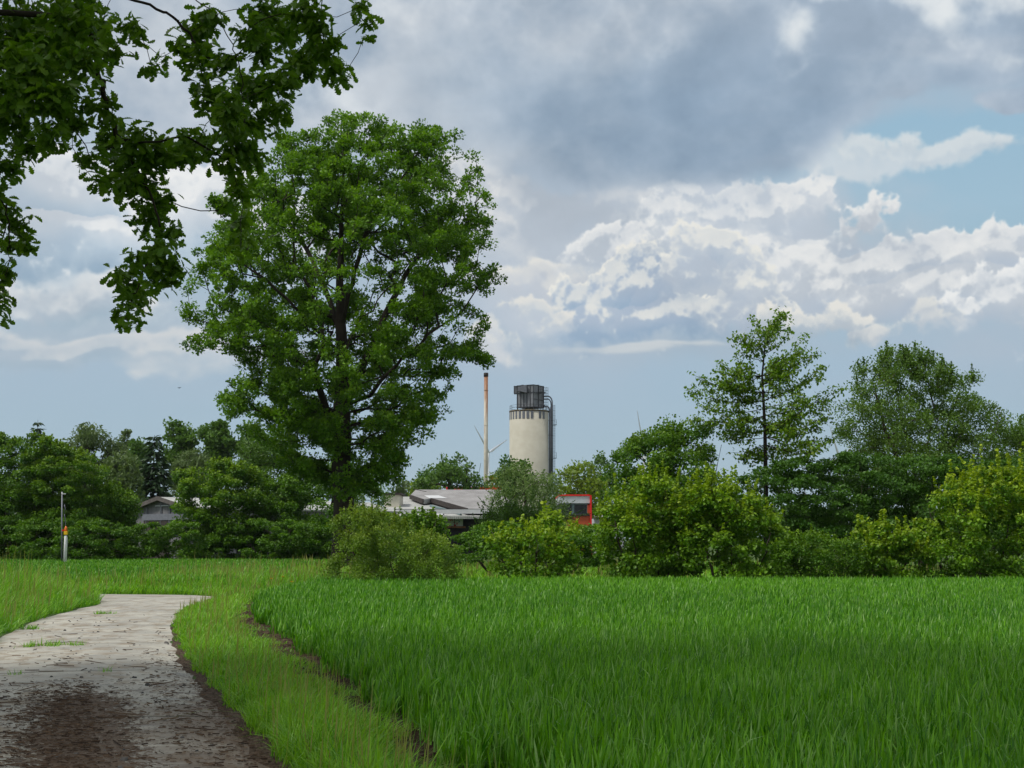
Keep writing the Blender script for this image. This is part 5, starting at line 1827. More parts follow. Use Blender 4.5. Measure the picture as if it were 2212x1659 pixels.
def near_oak():
    rng = np.random.default_rng(21)
    Y0 = 14.5
    o = np.array([-8.6, 13.5, 0.0])
    root = thing('oak_tree', o, 'near oak whose drooping lobed-leaf branches hang into the picture over the track', 'tree')
    trunk_ = [o + np.array([.06 * math.sin(z), .05 * math.cos(z * 1.3), z]) for z in np.arange(-.1, 13, .5)]
    tgt, rr = [], []
    for x, y, r in BLOBS:
        Y = Y0 + rng.uniform(-.9, .9) - (1.2 if x < 200 and y < 300 else 0)
        tgt.append(at(x, y, Y)); rr.append(r * .93 * px(Y))
    tgt = np.array(tgt); rr = np.array(rr)
    # boughs: world-space lines from the trunk out over the track, the twigs hang from them
    bough = [[o + np.array([0, 0, 5.0]), at(-250, -40, 14.2), at(60, -30, 13.9), at(290, 0, 14.3), at(400, 60, 14.5), at(440, 130, 14.6)],
             [o + np.array([0, 0, 6.2]), at(-200, -250, 14.8), at(150, -200, 14.6), at(380, -40, 14.5), at(480, 60, 14.7), at(520, 170, 14.6), at(525, 300, 14.5), at(515, 430, 14.5)],
             [o + np.array([0, 0, 7.2]), at(-50, -420, 15.4), at(300, -300, 15.2), at(560, -140, 15.0), at(680, -30, 15.0), at(700, 100, 14.9)],
             [o + np.array([0, 0, 4.6]), at(-300, 60, 13.6), at(0, 30, 13.3), at(180, 60, 13.5), at(215, 160, 13.7), at(240, 260, 14.1), at(290, 360, 14.3), at(345, 480, 14.4), at(310, 580, 14.4), at(280, 660, 14.5)],
             [o + np.array([0, 0, 4.3]), at(-250, 250, 14.0), at(-60, 350, 14.2), at(10, 450, 14.4), at(15, 600, 14.5)],
             [o + np.array([0, 0, 9.0]), at(200, -600, 15.5), at(600, -380, 15.3), at(760, -120, 15.2), at(792, 20, 15.1)]]
    nodes = list(trunk_); parents = list(range(-1, len(nodes) - 1)); nt = len(nodes)
    for ln in bough:
        j = int(np.argmin(np.linalg.norm(np.array(trunk_) - ln[0], axis=1))); prev = j
        P_ = np.array(ln)
        tt = np.arange(len(P_))
        s_ = np.linspace(0, len(P_) - 1, (len(P_) - 1) * 9 + 1)[1:]
        for q in s_:
            i = min(int(q), len(P_) - 2); f = q - i
            p0, p1, p2, p3 = P_[max(i - 1, 0)], P_[i], P_[i + 1], P_[min(i + 2, len(P_) - 1)]
            p = .5 * (2 * p1 + (p2 - p0) * f + (2 * p0 - 5 * p1 + 4 * p2 - p3) * f * f + (3 * p1 - p0 - 3 * p2 + p3) * f**3)
            nodes.append(p + rng.normal(0, .012, 3)); parents.append(prev); prev = len(nodes) - 1
    # the rest of the crown, out of the picture: it shades the track
    m0 = 330
    ph = rng.random(m0) * 6.283; cz = rng.uniform(-.55, 1, m0); rad = rng.random(m0) ** .33
    far = np.array([-7.5, 10.5, 10.6]) + np.stack([np.cos(ph) * np.sqrt(1 - cz**2) * 8.6, np.sin(ph) * np.sqrt(1 - cz**2) * 8.6, cz * 5.6], 1) * rad[:, None]
    # keep those clear of what the camera sees
    cx_ = far[:, 0] / np.maximum(far[:, 1], .5) * F + 1106
    el_ = np.arctan2(far[:, 2] - 1.7, np.maximum(far[:, 1], .5))
    keep = (far[:, 1] < 0.8) | (el_ > RAD(30)) | (cx_ < -330)
    far = far[keep]
    alltg = np.concatenate([tgt, far])
    n0 = len(nodes)
    A = np.zeros((n0 + 40000, 3)); A[:n0] = nodes; L = np.zeros(len(A))
    for i in range(1, n0):
        L[i] = L[parents[i]] + np.linalg.norm(A[i] - A[parents[i]])
    n = n0
    for ti in np.argsort(np.linalg.norm(alltg - o - np.array([0, 0, 6]), axis=1)):
        t = alltg[ti]
        d = np.linalg.norm(A[:n] - t, axis=1)
        j = int(np.argmin(d + .12 * L[:n])); k = max(2, int(d[j] / .16)) if ti < len(tgt) else max(1, int(d[j] / .6)); base_ = A[j].copy(); prev = j
        bend = rng.normal(0, .09 * d[j], 3)
        for i in range(1, k + 1):
            u_ = i / k
            A[n] = base_ + (t - base_) * u_ + bend * math.sin(math.pi * u_) + rng.normal(0, .008, 3)
            parents.append(prev); L[n] = L[prev] + np.linalg.norm(A[n] - A[prev]); prev = n; n += 1
    A = A[:n]; par = np.array(parents)
    r = radii(par, .15, .0035)
    isr = np.arange(n) < nt
    r[:nt] = np.interp(np.arange(nt), [0, 3, nt - 1], [.55, .42, .12])
    limb_mesh('trunk', A, par, r, isr, M['bark'], root, o, 16)
    tw_ = limb_mesh('branches', A, par, r, ~isr, M['bark'], root, o, 6)
    tag(tw_, kind='stuff')
    # lobed leaves in rosettes on short twigs
    ros = []
    for t, r_ in zip(tgt, rr):
        k = max(4, int(46 * (r_ / .2) ** 2))
        q = unit(rng.normal(0, 1, (k, 3))) * (rng.random((k, 1)) ** .5) * r_ * np.array([1.0, .9, 1.0])
        ros.append(t + q)
    ros = np.concatenate(ros)
    per = 3
    ci = np.repeat(np.arange(len(ros)), per)
    ph = rng.random(len(ci)) * 6.283
    axis = np.stack([np.cos(ph), np.sin(ph), rng.normal(-.6, .6, len(ci))], 1)
    pos = ros[ci] + rng.normal(0, .035, (len(ci), 3))
    nr = rng.normal(0, .55, (len(ci), 3)) + np.array([0, 0, .9])
    size = rng.uniform(.085, .15, len(ci))
    tn = np.clip(rng.normal(.45, .2, len(ros))[ci] + rng.normal(0, .2, len(ci)), 0, 1)
    tag(leaves('crown', M['oak_near'], 'oakleaf', pos, axis, nr, size, tn, np.clip(rng.normal(.02, .08, len(ci)), 0, 1), root, o), kind='stuff')
    m1 = rng.poisson(85, len(far)); ci = np.repeat(np.arange(len(far)), m1)
    g = unit(rng.normal(0, 1, (len(ci), 3))) * rng.random((len(ci), 1)) ** .4
    pos = far[ci] + g * 1.0
    tag(leaves('upper_crown', M['oak_near'], 'sprig', pos, g + rng.normal(0, .5, (len(ci), 3)), rng.normal(0, .5, (len(ci), 3)) + np.array([0, 0, .8]), rng.uniform(.16, .28, len(ci)), np.clip(rng.normal(.45, .25, len(ci)), 0, 1), np.zeros(len(ci)), root, o), kind='stuff')


near_oak()


def plant(name, label, cat, Y, prof, mat, stems, kind='round', leaf=0.11, cov=5.0, cr=0.5, seed=1, **kw):
    """number of tufts and leaves follow from the size of the outline"""
    area = prof_area(prof) * px(Y) ** 2
    n_leaf = cov * 2.1 * area / (leaf * leaf * {'round': .62, 'kite': .36, 'narrow': .19, 'sprig': .45}[kind])
    ncl = int(np.clip(area / (cr * cr * 1.1) * 2.4, 20, 900))
    tw = kw.pop('twig', 0.0)
    return tree(name, label, cat, Y, prof, stems, mat, kind, leaf, ncl, n_leaf / ncl, cr, seed=seed, twig=tw, **kw)


def hazel(label, Y, prof, xs, seed, mat='hazel', young=.5, leaf=.12, cov=4.8, shoots=26, **kw):
    yt, yb = min(p[0] for p in prof), max(p[0] for p in prof)
    st = shrub_stems(xs, yt + (yb - yt) * .25, yb, seed)
    return plant('hazel_shrub', label, 'shrub', Y, prof, mat, st, 'round', leaf, cov, kw.pop('cr', .42), seed, part_names=SHRUB, base_r=.05, tip_r=.006, bf=.2, step=.35, droop=.45, young=young, shoots=shoots, shoot_len=kw.pop('shoot_len', .75), up=.9, flat=.65, bark='bark_grey', inner=.5, **kw)


def hedge_plant(label, Y, prof, xs, seed, mat='hornbeam', name='hornbeam_hedge', cat='hedge', leaf=.13, cov=6.0, **kw):
    yt, yb = min(p[0] for p in prof), max(p[0] for p in prof)
    st = shrub_stems(xs, yt + (yb - yt) * .3, yb, seed)
    return plant(name, label, cat, Y, prof, mat, st, 'round', leaf, cov, kw.pop('cr', .6), seed, part_names=SHRUB, base_r=.07, tip_r=.008, bf=.2, step=.5, droop=.25, up=1.1, flat=.45, bark='bark_grey', inner=.45, **kw)


# ---- bushes along the far edge of the crop
hazel('tall bright hazel bush at the wheat edge, below the dark leafy tree', 51.5, [(1036, 1350, 1440), (1058, 1322, 1468), (1085, 1302, 1490), (1125, 1290, 1508), (1160, 1288, 1514), (1200, 1296, 1514), (1250, 1305, 1510)], (1320, 1360, 1400, 1440, 1480), 31, shoots=80, shoot_len=1.25)
hazel('yellow-green hazel bush at the wheat edge, rounded, below the cherry tree', 51.0, [(1052, 1500, 1590), (1070, 1470, 1615), (1095, 1462, 1655), (1125, 1460, 1690), (1160, 1460, 1712), (1200, 1466, 1720), (1250, 1480, 1715)], (1500, 1540, 1580, 1620, 1670), 32, shoots=84, shoot_len=1.25)
hazel('open yellow-green hazel bush with sparse upright shoots before the workshop', 49.5, [(1110, 1155, 1185), (1128, 1140, 1250), (1143, 1060, 1258), (1160, 1030, 1262), (1200, 1040, 1265), (1245, 1070, 1250)], (1060, 1110, 1160, 1210, 1240), 33, young=.62, cov=2.6, shoots=34, shoot_len=.8, leaf=.13)
hazel('low hazel bush with yellow shoot tips between two thickets, at the wheat edge', 51.0, [(1130, 1865, 1895), (1143, 1850, 1960), (1160, 1840, 2000), (1200, 1835, 2020), (1250, 1850, 2010)], (1870, 1920, 1970), 34, young=.62, shoots=34, shoot_len=.8)
hazel('tall hazel bush with yellow shoot tips rising beside the low one', 51.5, [(1016, 2120, 2250), (1040, 2070, 2280), (1075, 2015, 2300), (1110, 1980, 2310), (1150, 1965, 2315), (1200, 1968, 2315), (1250, 1980, 2310)], (2010, 2060, 2120, 2180, 2240), 35, young=.7, shoots=95, shoot_len=1.25)
plant('bramble_shrub', 'low ragged bramble thicket filling the gap between the hazel bushes', 'shrub', 50.0, [(1160, 1690, 1850), (1178, 1680, 1870), (1210, 1675, 1880), (1252, 1685, 1870)], 'hazel_dark', shrub_stems((1710, 1750, 1800, 1850), 1180, 1250, 36), 'round', .075, 4.2, .32, 36, part_names=SHRUB, base_r=.02, tip_r=.005, bf=.2, step=.3, shoots=16, shoot_len=.5, young=.4, bark='bark_grey')
plant('willow_shrub', 'pale fine-leaved willow bush at the wheat corner nearest the track', 'shrub', 47.5, [(1100, 760, 800), (1118, 728, 850), (1140, 715, 900), (1165, 710, 960), (1195, 700, 1000), (1225, 690, 1006), (1252, 720, 990)], 'scrub', shrub_stems((740, 790, 840, 890, 940, 970), 1120, 1250, 37), 'kite', .075, 3.0, .36, 37, part_names=SHRUB, base_r=.025, tip_r=.005, bf=.2, step=.3, shoots=44, shoot_len=.6, young=.5, bark='bark_grey', up=.3)
plant('elder_shrub', 'dark leafy elder bush behind the pale willow bush', 'shrub', 58.0, [(1116, 850, 930), (1128, 840, 952), (1150, 835, 965), (1190, 840, 985), (1215, 845, 985)], 'hazel_dark', shrub_stems((860, 900, 940), 1120, 1210, 38), 'round', .12, 4.2, .45, 38, part_names=SHRUB, base_r=.04, tip_r=.007, step=.4, droop=.3, young=.4, shoots=8, bark='bark_grey')
hedge_plant('dark low thicket below the workshop eaves', 62.0, [(1132, 1055, 1075), (1142, 1045, 1320), (1160, 955, 1330), (1215, 950, 1330)], (980, 1060, 1150, 1240, 1310), 39, name='thicket', cat='shrub', leaf=.11, cov=6, cr=.5, mat='hazel_dark', young=.2)

# ---- trees and hedge behind the right-hand bushes
plant('maple_tree', 'dense dark green round-topped maple standing beside the cherry tree', 'tree', 74.0, [(918, 1440, 1480), (932, 1395, 1550), (950, 1345, 1570), (980, 1318, 1590), (1010, 1306, 1600), (1060, 1300, 1610), (1110, 1298, 1600), (1175, 1300, 1600)], 'hazel_dark',
      shrub_stems((1350, 1400, 1450, 1510, 1560), 960, 1185, 40), 'round', .13, 3.6, .7, 40, base_r=.13, tip_r=.012, step=.6, young=.35, droop=.2, part_names=('trunk', 'branches', 'crown'), inner=.42, lobe=.95)
hedge_plant('tall dark hornbeam hedge behind the cherry tree trunk', 71.0, [(985, 1760, 1900), (1000, 1660, 1960), (1040, 1590, 1970), (1100, 1580, 1970), (1190, 1590, 1970)], (1620, 1680, 1740, 1800, 1860, 1920), 41, young=.15)
hedge_plant('tall dark hornbeam hedge below the broad sallow', 72.5, [(985, 2000, 2120), (1000, 1930, 2250), (1040, 1920, 2300), (1100, 1915, 2310), (1190, 1920, 2310)], (1960, 2030, 2100, 2170, 2240), 42, young=.1)
plant('sallow_tree', 'broad many-stemmed grey-green sallow rising above the hornbeam hedge', 'tree', 78.0, [(752, 1965, 2000), (765, 1900, 2025), (785, 1862, 2050), (805, 1842, 2100), (845, 1835, 2122), (880, 1815, 2150), (910, 1800, 2180), (960, 1800, 2210), (1020, 1800, 2230), (1090, 1830, 2210)], 'sallow',
      [[(1990, 1180), (1960, 1050, -.5), (1900, 930, -1), (1880, 840, -1)], [(1995, 1180), (1975, 1000, .5), (1950, 880, .6), (1940, 800, .8)], [(2000, 1180), (2000, 1000, 0), (2010, 880, -.5), (1995, 780, 0)], [(2005, 1180), (2030, 1010, 1), (2060, 900, .5), (2080, 840, .5)], [(2010, 1180), (2070, 1030, -1), (2130, 940, -1.5), (2150, 890, -1)]],
      'kite', .13, 2.5, .62, 43, base_r=.16, tip_r=.010, step=.6, bf=.25, shoots=60, shoot_len=.9, up=.3, inner=.5, part_names=('trunk', 'branches', 'crown'), bark='bark_grey')
plant('sallow_tree', 'lower sallow crown continuing beside the broad one, at the picture edge', 'tree', 80.0, [(905, 2200, 2240), (925, 2160, 2290), (960, 2130, 2330), (1020, 2120, 2340), (1080, 2140, 2330)], 'sallow',
      [[(2230, 1180), (2220, 1050, 0), (2200, 960, 0)], [(2240, 1180), (2260, 1040, .5), (2280, 960, .5)]], 'kite', .13, 2.6, .65, 44, base_r=.14, tip_r=.010, step=.6, shoots=20, part_names=('trunk', 'branches', 'crown'), bark='bark_grey')


def cherry():
    Y = 73.0
    rng = np.random.default_rng(51)
    c5 = lambda x, y: (1404 + x / 2.56, 648 + y / 2.56)
    tr = [(642, 1330), (640, 1000), (636, 720), (628, 560), (620, 420), (632, 300), (640, 200)]
    o = at(*c5(642, 1000), Y); o[2] = 0
    root = thing('cherry_tree', o, 'slender young cherry tree with tiered drooping leafy branches and a bare lower trunk', 'tree')
    lines = [[at(*c5(x, y), Y) for x, y in tr]]
    lines[0][0][2] = -.1
    tips = [((632, 560), (215, 487)), ((628, 600), (262, 590)), ((630, 640), (232, 662)), ((632, 500), (235, 420)), ((622, 420), (388, 355)), ((620, 400), (378, 400)), ((620, 440), (300, 500)), ((625, 350), (465, 262)), ((625, 320), (478, 195)), ((632, 280), (538, 205)),
            ((636, 260), (595, 100)), ((638, 240), (738, 90)), ((634, 300), (760, 188)), ((624, 400), (880, 258)), ((624, 440), (925, 290)), ((630, 520), (990, 390)), ((630, 560), (930, 385)), ((634, 640), (1040, 502)), ((636, 700), (1025, 552)), ((636, 700), (985, 650)), ((637, 740), (950, 700)), ((637, 760), (1000, 770)), ((638, 800), (920, 830)), ((637, 740), (400, 760)), ((638, 800), (430, 850)), ((637, 700), (330, 700)), ((636, 660), (340, 610)), ((630, 600), (420, 470)), ((628, 480), (840, 330)), ((634, 600), (860, 560)), ((630, 470), (760, 400)), ((638, 830), (520, 880)), ((638, 850), (760, 880)), ((620, 400), (480, 330)), ((630, 520), (500, 560)), ((636, 690), (780, 700))]
    ext = []
    for a, t in tips:
        ext.append((a, t, rng.uniform(-.35, .35)))
    for k in range(44):
        a, t = tips[rng.integers(len(tips))]
        f = rng.uniform(.45, .8)
        ext.append((a, (a[0] + (t[0] - a[0]) * f * rng.uniform(.8, 1.1), t[1] + rng.uniform(-30, 40)), rng.choice([-1, 1]) * rng.uniform(.7, 1.0)))
    nodes, parents, kind_ = [], [], []
    fine = []
    for a, b_ in zip(lines[0][:-1], lines[0][1:]):
        k = max(1, int(np.linalg.norm(b_ - a) / .35))
        fine += [a + (b_ - a) * i / k for i in range(k)]
    fine.append(lines[0][-1])
    nodes = list(fine); parents = list(range(-1, len(fine) - 1)); kind_ = [0] * len(fine)
    LA, LB, LW = [], [], []
    for a, t, q in ext:
        p0 = at(*c5(*a), Y); p1 = at(*c5(*t), Y)
        dep = q * abs(p1[0] - p0[0] + 1.0) * .9
        p1 = p1 + np.array([0, dep, 0])
        j = int(np.argmin(np.linalg.norm(np.array(fine) - p0, axis=1)))
        p0 = fine[j]
        ln = np.linalg.norm(p1 - p0); k = max(3, int(ln / .3)); prev = j
        side = rng.normal(0, .05 * ln)
        for i in range(1, k + 1):
            f = i / k
            # rises, then levels out with the tip turned up again
            p = p0 + (p1 - p0) * f + np.array([side * math.sin(math.pi * f), side * math.sin(math.pi * f), -.07 * ln * math.sin(math.pi * f)]) + rng.normal(0, .02, 3)
            nodes.append(p); parents.append(prev); kind_.append(1); prev = len(nodes) - 1
            if f > .22:
                LA.append(p); LW.append(f)
            if f > .3 and rng.random() < .8:
                d = rng.normal(0, 1, 3); d[2] = d[2] * .35 + .25
                d = unit(d); sl = rng.uniform(.3, 1.15) * (1.15 - .6 * f); pp = prev
                for s_ in range(1, 4):
                    q_ = p + d * sl * s_ / 3
                    nodes.append(q_); parents.append(pp); kind_.append(1); pp = len(nodes) - 1
                    LA.append(q_); LW.append(f)
    for i, p in enumerate(fine):
        if p[2] > at(*c5(0, 330), Y)[2]:
            LA.append(p); LW.append(1)
    A = np.array(nodes); par = np.array(parents)
    r = radii(par, .15, .008)
    isr = np.array(kind_) == 0
    r[isr] = np.maximum(np.interp(A[isr][:, 2], [0, 5, 12], [.17, .12, .03]), .02)
    limb_mesh('trunk', A, par, r, isr, M['bark'], root, o, 10)
    tw_ = limb_mesh('branches', A, par, r, ~isr, M['bark'], root, o, 5)
    tag(tw_, kind='stuff')
    LA = np.array(LA)
    m_ = rng.poisson(7.0, len(LA)); ci = np.repeat(np.arange(len(LA)), m_)
    pos = LA[ci] + rng.normal(0, .13, (len(ci), 3))
    ph = rng.random(len(ci)) * 6.283
    axis = np.stack([np.cos(ph) * .6, np.sin(ph) * .6, rng.normal(-.65, .35, len(ci))], 1)
    nr = np.stack([np.cos(ph), np.sin(ph), np.full(len(ci), .6)], 1) + rng.normal(0, .35, (len(ci), 3))
    tag(leaves('crown', M['cherry'], 'kite', pos, axis, nr, rng.uniform(.13, .23, len(ci)), np.clip(rng.normal(.5, .28, len(ci)), 0, 1), np.clip(rng.normal(.04, .18, len(ci)), 0, 1), root, o), kind='stuff')


cherry()

# ---- middle distance, between the bushes and the silo
plant('hawthorn_shrub', 'wide dark thorn bush with long arching feathery sprays before the workshop', 'shrub', 84.0, [(1092, 1080, 1130), (1102, 1060, 1190), (1115, 1030, 1228), (1135, 1025, 1240), (1175, 1030, 1250)], 'far_green',
      shrub_stems((1060, 1090, 1120, 1160, 1200), 1105, 1180, 60), 'kite', .11, 3.0, .5, 60, part_names=SHRUB, base_r=.05, tip_r=.008, step=.4, shoots=110, shoot_len=2.4, shoot_spread=.6, up=.3, bark='bark_grey')
plant('willow_tree', 'soft grey-green willow in front of the silo foot', 'tree', 106.0, [(1012, 1095, 1125), (1022, 1075, 1165), (1040, 1062, 1200), (1065, 1056, 1220), (1100, 1058, 1226), (1140, 1065, 1226)], 'willow',
      [[(1135, 1185), (1138, 1100), (1130, 1040)], [(1145, 1185), (1170, 1100, 1), (1185, 1050, 1)], [(1130, 1185), (1100, 1110, -1), (1085, 1050, -1)]], 'narrow', .24, 1.5, .8, 61, base_r=.2, tip_r=.014, droop=.5, up=.1, inner=.45, shoots=16)
plant('maple_tree', 'small dark reddish-green maple right before the silo wall', 'tree', 150.0, [(985, 1098, 1122), (993, 1088, 1135), (1005, 1083, 1148), (1020, 1078, 1150), (1050, 1075, 1150), (1080, 1080, 1150)], 'hornbeam',
      [(1112, 1165), (1114, 1060), (1113, 1005)], 'round', .26, 3.6, .9, 62, base_r=.22, tip_r=.02, young=.05)
plant('oak_tree', 'distant round oak with gaps in its crown beside the cream chimney', 'tree', 225.0, [(972, 1000, 1015), (980, 965, 1040), (992, 950, 1052), (1008, 925, 1054), (1025, 905, 1055), (1045, 896, 1052), (1062, 900, 1050)], 'far_green',
      [[(1005, 1140), (1006, 1060), (1008, 1000)], [(1007, 1140), (1030, 1050, 1), (1038, 1000, 1)], [(1004, 1140), (975, 1060, -1), (965, 1010, -1)]], 'sprig', .48, 2.4, 1.0, 63, lobe=2.4, base_r=.45, tip_r=.03)
plant('tree', 'distant bluish-green crown at the end of the workshop roof', 'tree', 330.0, [(1012, 920, 938), (1020, 905, 950), (1035, 893, 960), (1055, 892, 960), (1090, 895, 955)], 'hornbeam', [(925, 1140), (925, 1070), (926, 1030)], 'sprig', .7, 3, 1.6, 64, base_r=.4, tip_r=.04)
plant('tree', 'pale yellow-green bush tree just above the workshop ridge', 'tree', 235.0, [(1030, 905, 930), (1040, 896, 944), (1055, 890, 950), (1080, 892, 950)], 'far_yellow', [(918, 1140), (918, 1080), (919, 1045)], 'sprig', .5, 3, 1.2, 65, base_r=.25, tip_r=.03)
plant('tree', 'pale distant tree seen under the big oak foliage', 'tree', 320.0, [(1032, 862, 880), (1045, 850, 890), (1065, 846, 892), (1090, 850, 890)], 'far_grey', [(868, 1140), (868, 1090), (869, 1050)], 'sprig', .7, 2.6, 1.6, 66, base_r=.3, tip_r=.03)
plant('tree', 'pale yellow-green tree between the chimney foot and the silo', 'tree', 260.0, [(1030, 1062, 1080), (1040, 1050, 1095), (1055, 1045, 1100), (1090, 1048, 1100)], 'far_yellow', [(1070, 1140), (1070, 1080), (1070, 1045)], 'sprig', .55, 2.4, 1.3, 67, base_r=.25, tip_r=.03)
plant('tree', 'light yellow-green leafy tree above the red corner post', 'tree', 185.0, [(1007, 1230, 1260), (1015, 1215, 1290), (1030, 1205, 1310), (1050, 1203, 1318), (1080, 1210, 1320), (1110, 1240, 1320)], 'far_yellow', [[(1266, 1160), (1266, 1090), (1258, 1040)], [(1268, 1160), (1275, 1090), (1290, 1040)]], 'sprig', .42, 2.3, 1.1, 68, base_r=.25, tip_r=.025)
plant('tree', 'bluish distant tree standing above the light yellow-green one', 'tree', 270.0, [(985, 1285, 1300), (993, 1272, 1312), (1010, 1266, 1325), (1040, 1262, 1335), (1090, 1265, 1335)], 'far_green', [(1298, 1140), (1298, 1070), (1296, 1010)], 'sprig', .55, 2.8, 1.4, 69, base_r=.35, tip_r=.03)
plant('tree', 'small bluish-grey tree hard by the foot of the silo pipes', 'tree', 280.0, [(1022, 1195, 1208), (1032, 1188, 1215), (1060, 1185, 1222), (1090, 1188, 1222)], 'far_grey', [(1204, 1140), (1204, 1080), (1202, 1035)], 'sprig', .55, 2.4, 1.2, 70, base_r=.25, tip_r=.03)

# ---- hedge at the far side of the wheat, left of the oak
hedge_kw = dict(leaf=.15, cov=3.6)
hazel('huge spreading hazel thicket at the picture edge, behind the marker posts', 103.0, [(945, -10, 20), (958, -70, 75), (985, -110, 90), (1030, -130, 115), (1090, -130, 125), (1150, -120, 125), (1212, -120, 125)], (-80, -30, 10, 50, 90), 80, mat='hazel_dark', young=.35, leaf=.14, cov=5.4, cr=.55, shoots=26, shoot_len=.7)
hazel('tall hazel thicket with upright pale shoots right behind the grey pole', 102.0, [(940, 62, 72), (952, 95, 110), (965, 60, 160), (985, 50, 215), (1020, 45, 232), (1070, 48, 240), (1130, 50, 235), (1212, 50, 235)], (70, 110, 150, 190, 215), 81, mat='hazel_dark', young=.6, leaf=.14, cov=5.4, cr=.55, shoots=46, shoot_len=.8)
hazel('lower hazel thicket sloping down towards the timber barn', 102.5, [(1045, 215, 255), (1062, 205, 292), (1095, 205, 292), (1130, 210, 305), (1208, 210, 310)], (225, 255, 285), 82, mat='hazel_dark', young=.4, leaf=.14, cov=5.4, cr=.65, shoots=18, shoot_len=.7)
hedge_plant('low clipped dark hedge in front of the timber barn', 101.0, [(1132, 300, 470), (1142, 285, 500), (1170, 280, 510), (1208, 280, 510)], (310, 350, 390, 430, 470), 83, mat='hazel_dark', name='clipped_hedge', leaf=.14, cov=5.0, cr=.55, young=.2)
hedge_plant('low dark leafy undergrowth closing the hedge foot beside the big oak', 100.5, [(1125, 540, 690), (1138, 505, 725), (1170, 500, 730), (1208, 500, 730)], (530, 580, 630, 690), 88, mat='hazel_dark', leaf=.14, cov=5.0, cr=.55, young=.2)
hedge_plant('dark leafy hedge foot directly behind the marker posts', 99.5, [(1120, 20, 190), (1140, -40, 285), (1170, -60, 300), (1211, -60, 300)], (0, 60, 120, 180, 250), 89, mat='hazel_dark', leaf=.14, cov=5.0, cr=.55, young=.2)
hazel('bright broad hazel thicket hiding the barn roof', 103.0, [(1000, 480, 510), (1010, 400, 530), (1025, 378, 560), (1060, 366, 575), (1095, 366, 580), (1130, 385, 580), (1205, 400, 580)], (410, 450, 490, 530, 560), 84, mat='hazel_dark', young=.65, leaf=.16, cov=5.0, cr=.7, shoots=30, shoot_len=.7)
hazel('large-leaved dark hazel thicket directly beside the big oak trunk', 104.0, [(1030, 590, 640), (1050, 555, 690), (1080, 545, 715), (1120, 545, 722), (1205, 550, 722)], (580, 620, 660, 700), 85, mat='hazel_dark', young=.25, leaf=.16, cov=5.0, cr=.7, shoots=14, shoot_len=.8)
hedge_plant('dark hedge stretch running on behind the willow bush', 100.0, [(1098, 715, 800), (1112, 700, 850), (1150, 700, 870), (1200, 700, 880)], (720, 770, 830), 86, mat='hazel_dark', leaf=.14, cov=5.0, cr=.6, young=.1)
plant('maple_tree', 'half-hidden light green tree low behind the big oak trunk', 'tree', 112.0, [(945, 560, 600), (960, 535, 660), (990, 520, 720), (1030, 520, 800), (1060, 530, 850), (1090, 560, 850)], 'far_green', [[(640, 1190), (640, 1080), (620, 990)], [(700, 1190), (720, 1080), (740, 1020)]], 'kite', .2, 2.8, .9, 87, base_r=.2, tip_r=.02)

# ---- far trees on the left
def conifer(label, Y, xc, ytop, ybase, half, seed, mat='spruce', gap=.55, leafn=26, wide=1.0):
    rng = np.random.default_rng(seed)
    top = at(xc, ytop, Y); o = np.array([top[0], Y, 0.0])
    root = thing('spruce_tree', o, label, 'tree')
    H_ = top[2]
    zb = max(at(xc, ybase, Y)[2], .5)
    k = np.linspace(0, 1, 24)
    b = MB(); b.tube([(0, 0, H_ * f - .1) for f in k], [max(.02, .32 * (1 - f)) for f in k], 8); b.build('trunk', M['bark'], root)
    R = half * px(Y)
    segs, LP, LD = MB(), [], []
    z = zb
    while z < H_ - .3:
        f = (H_ - z) / (H_ - zb)
        n_ = rng.integers(5, 8); a0 = rng.random() * 6.28
        for i in range(n_):
            a = a0 + i * 6.283 / n_ + rng.normal(0, .2)
            L_ = R * (f ** .8) * rng.uniform(.65, 1.12)
            d = np.array([math.cos(a), math.sin(a), 0])
            pts = [np.array([0, 0, z]) + d * L_ * t + np.array([0, 0, L_ * (-.30 * t + .22 * t * t)]) for t in np.linspace(0, 1, 6)]
            segs.tube(pts, [.05 * (1 - t) + .012 for t in np.linspace(0, 1, 6)], 4, False)
            n2 = max(4, int(leafn * L_ / R))
            t = rng.random(n2) ** .7
            p = np.array([0, 0, z]) + d[None] * (L_ * t)[:, None] + np.array([0, 0, 1.0])[None] * (L_ * (-.30 * t + .22 * t * t))[:, None]
            LP.append(p + rng.normal(0, .09, (n2, 3)))
            sd = rng.normal(0, .7, n2)
            LD.append(d[None] * .8 + np.stack([-d[1] * sd, d[0] * sd, rng.normal(-.35, .25, n2)], 1))
        z += gap * rng.uniform(.8, 1.2)
    tag(segs.build('branches', M['bark'], root), kind='stuff')
    LP, LD = np.concatenate(LP), np.concatenate(LD)
    n_ = len(LP)
    tag(leaves('needles', M[mat], 'narrow', LP + o, LD, rng.normal(0, .4, (n_, 3)) + np.array([0, 0, 1.0]), rng.uniform(.7, 1.2, n_) * wide, np.clip(rng.normal(.5, .3, n_), 0, 1), np.clip(rng.normal(.05, .1, n_), 0, 1), root, o), kind='stuff')


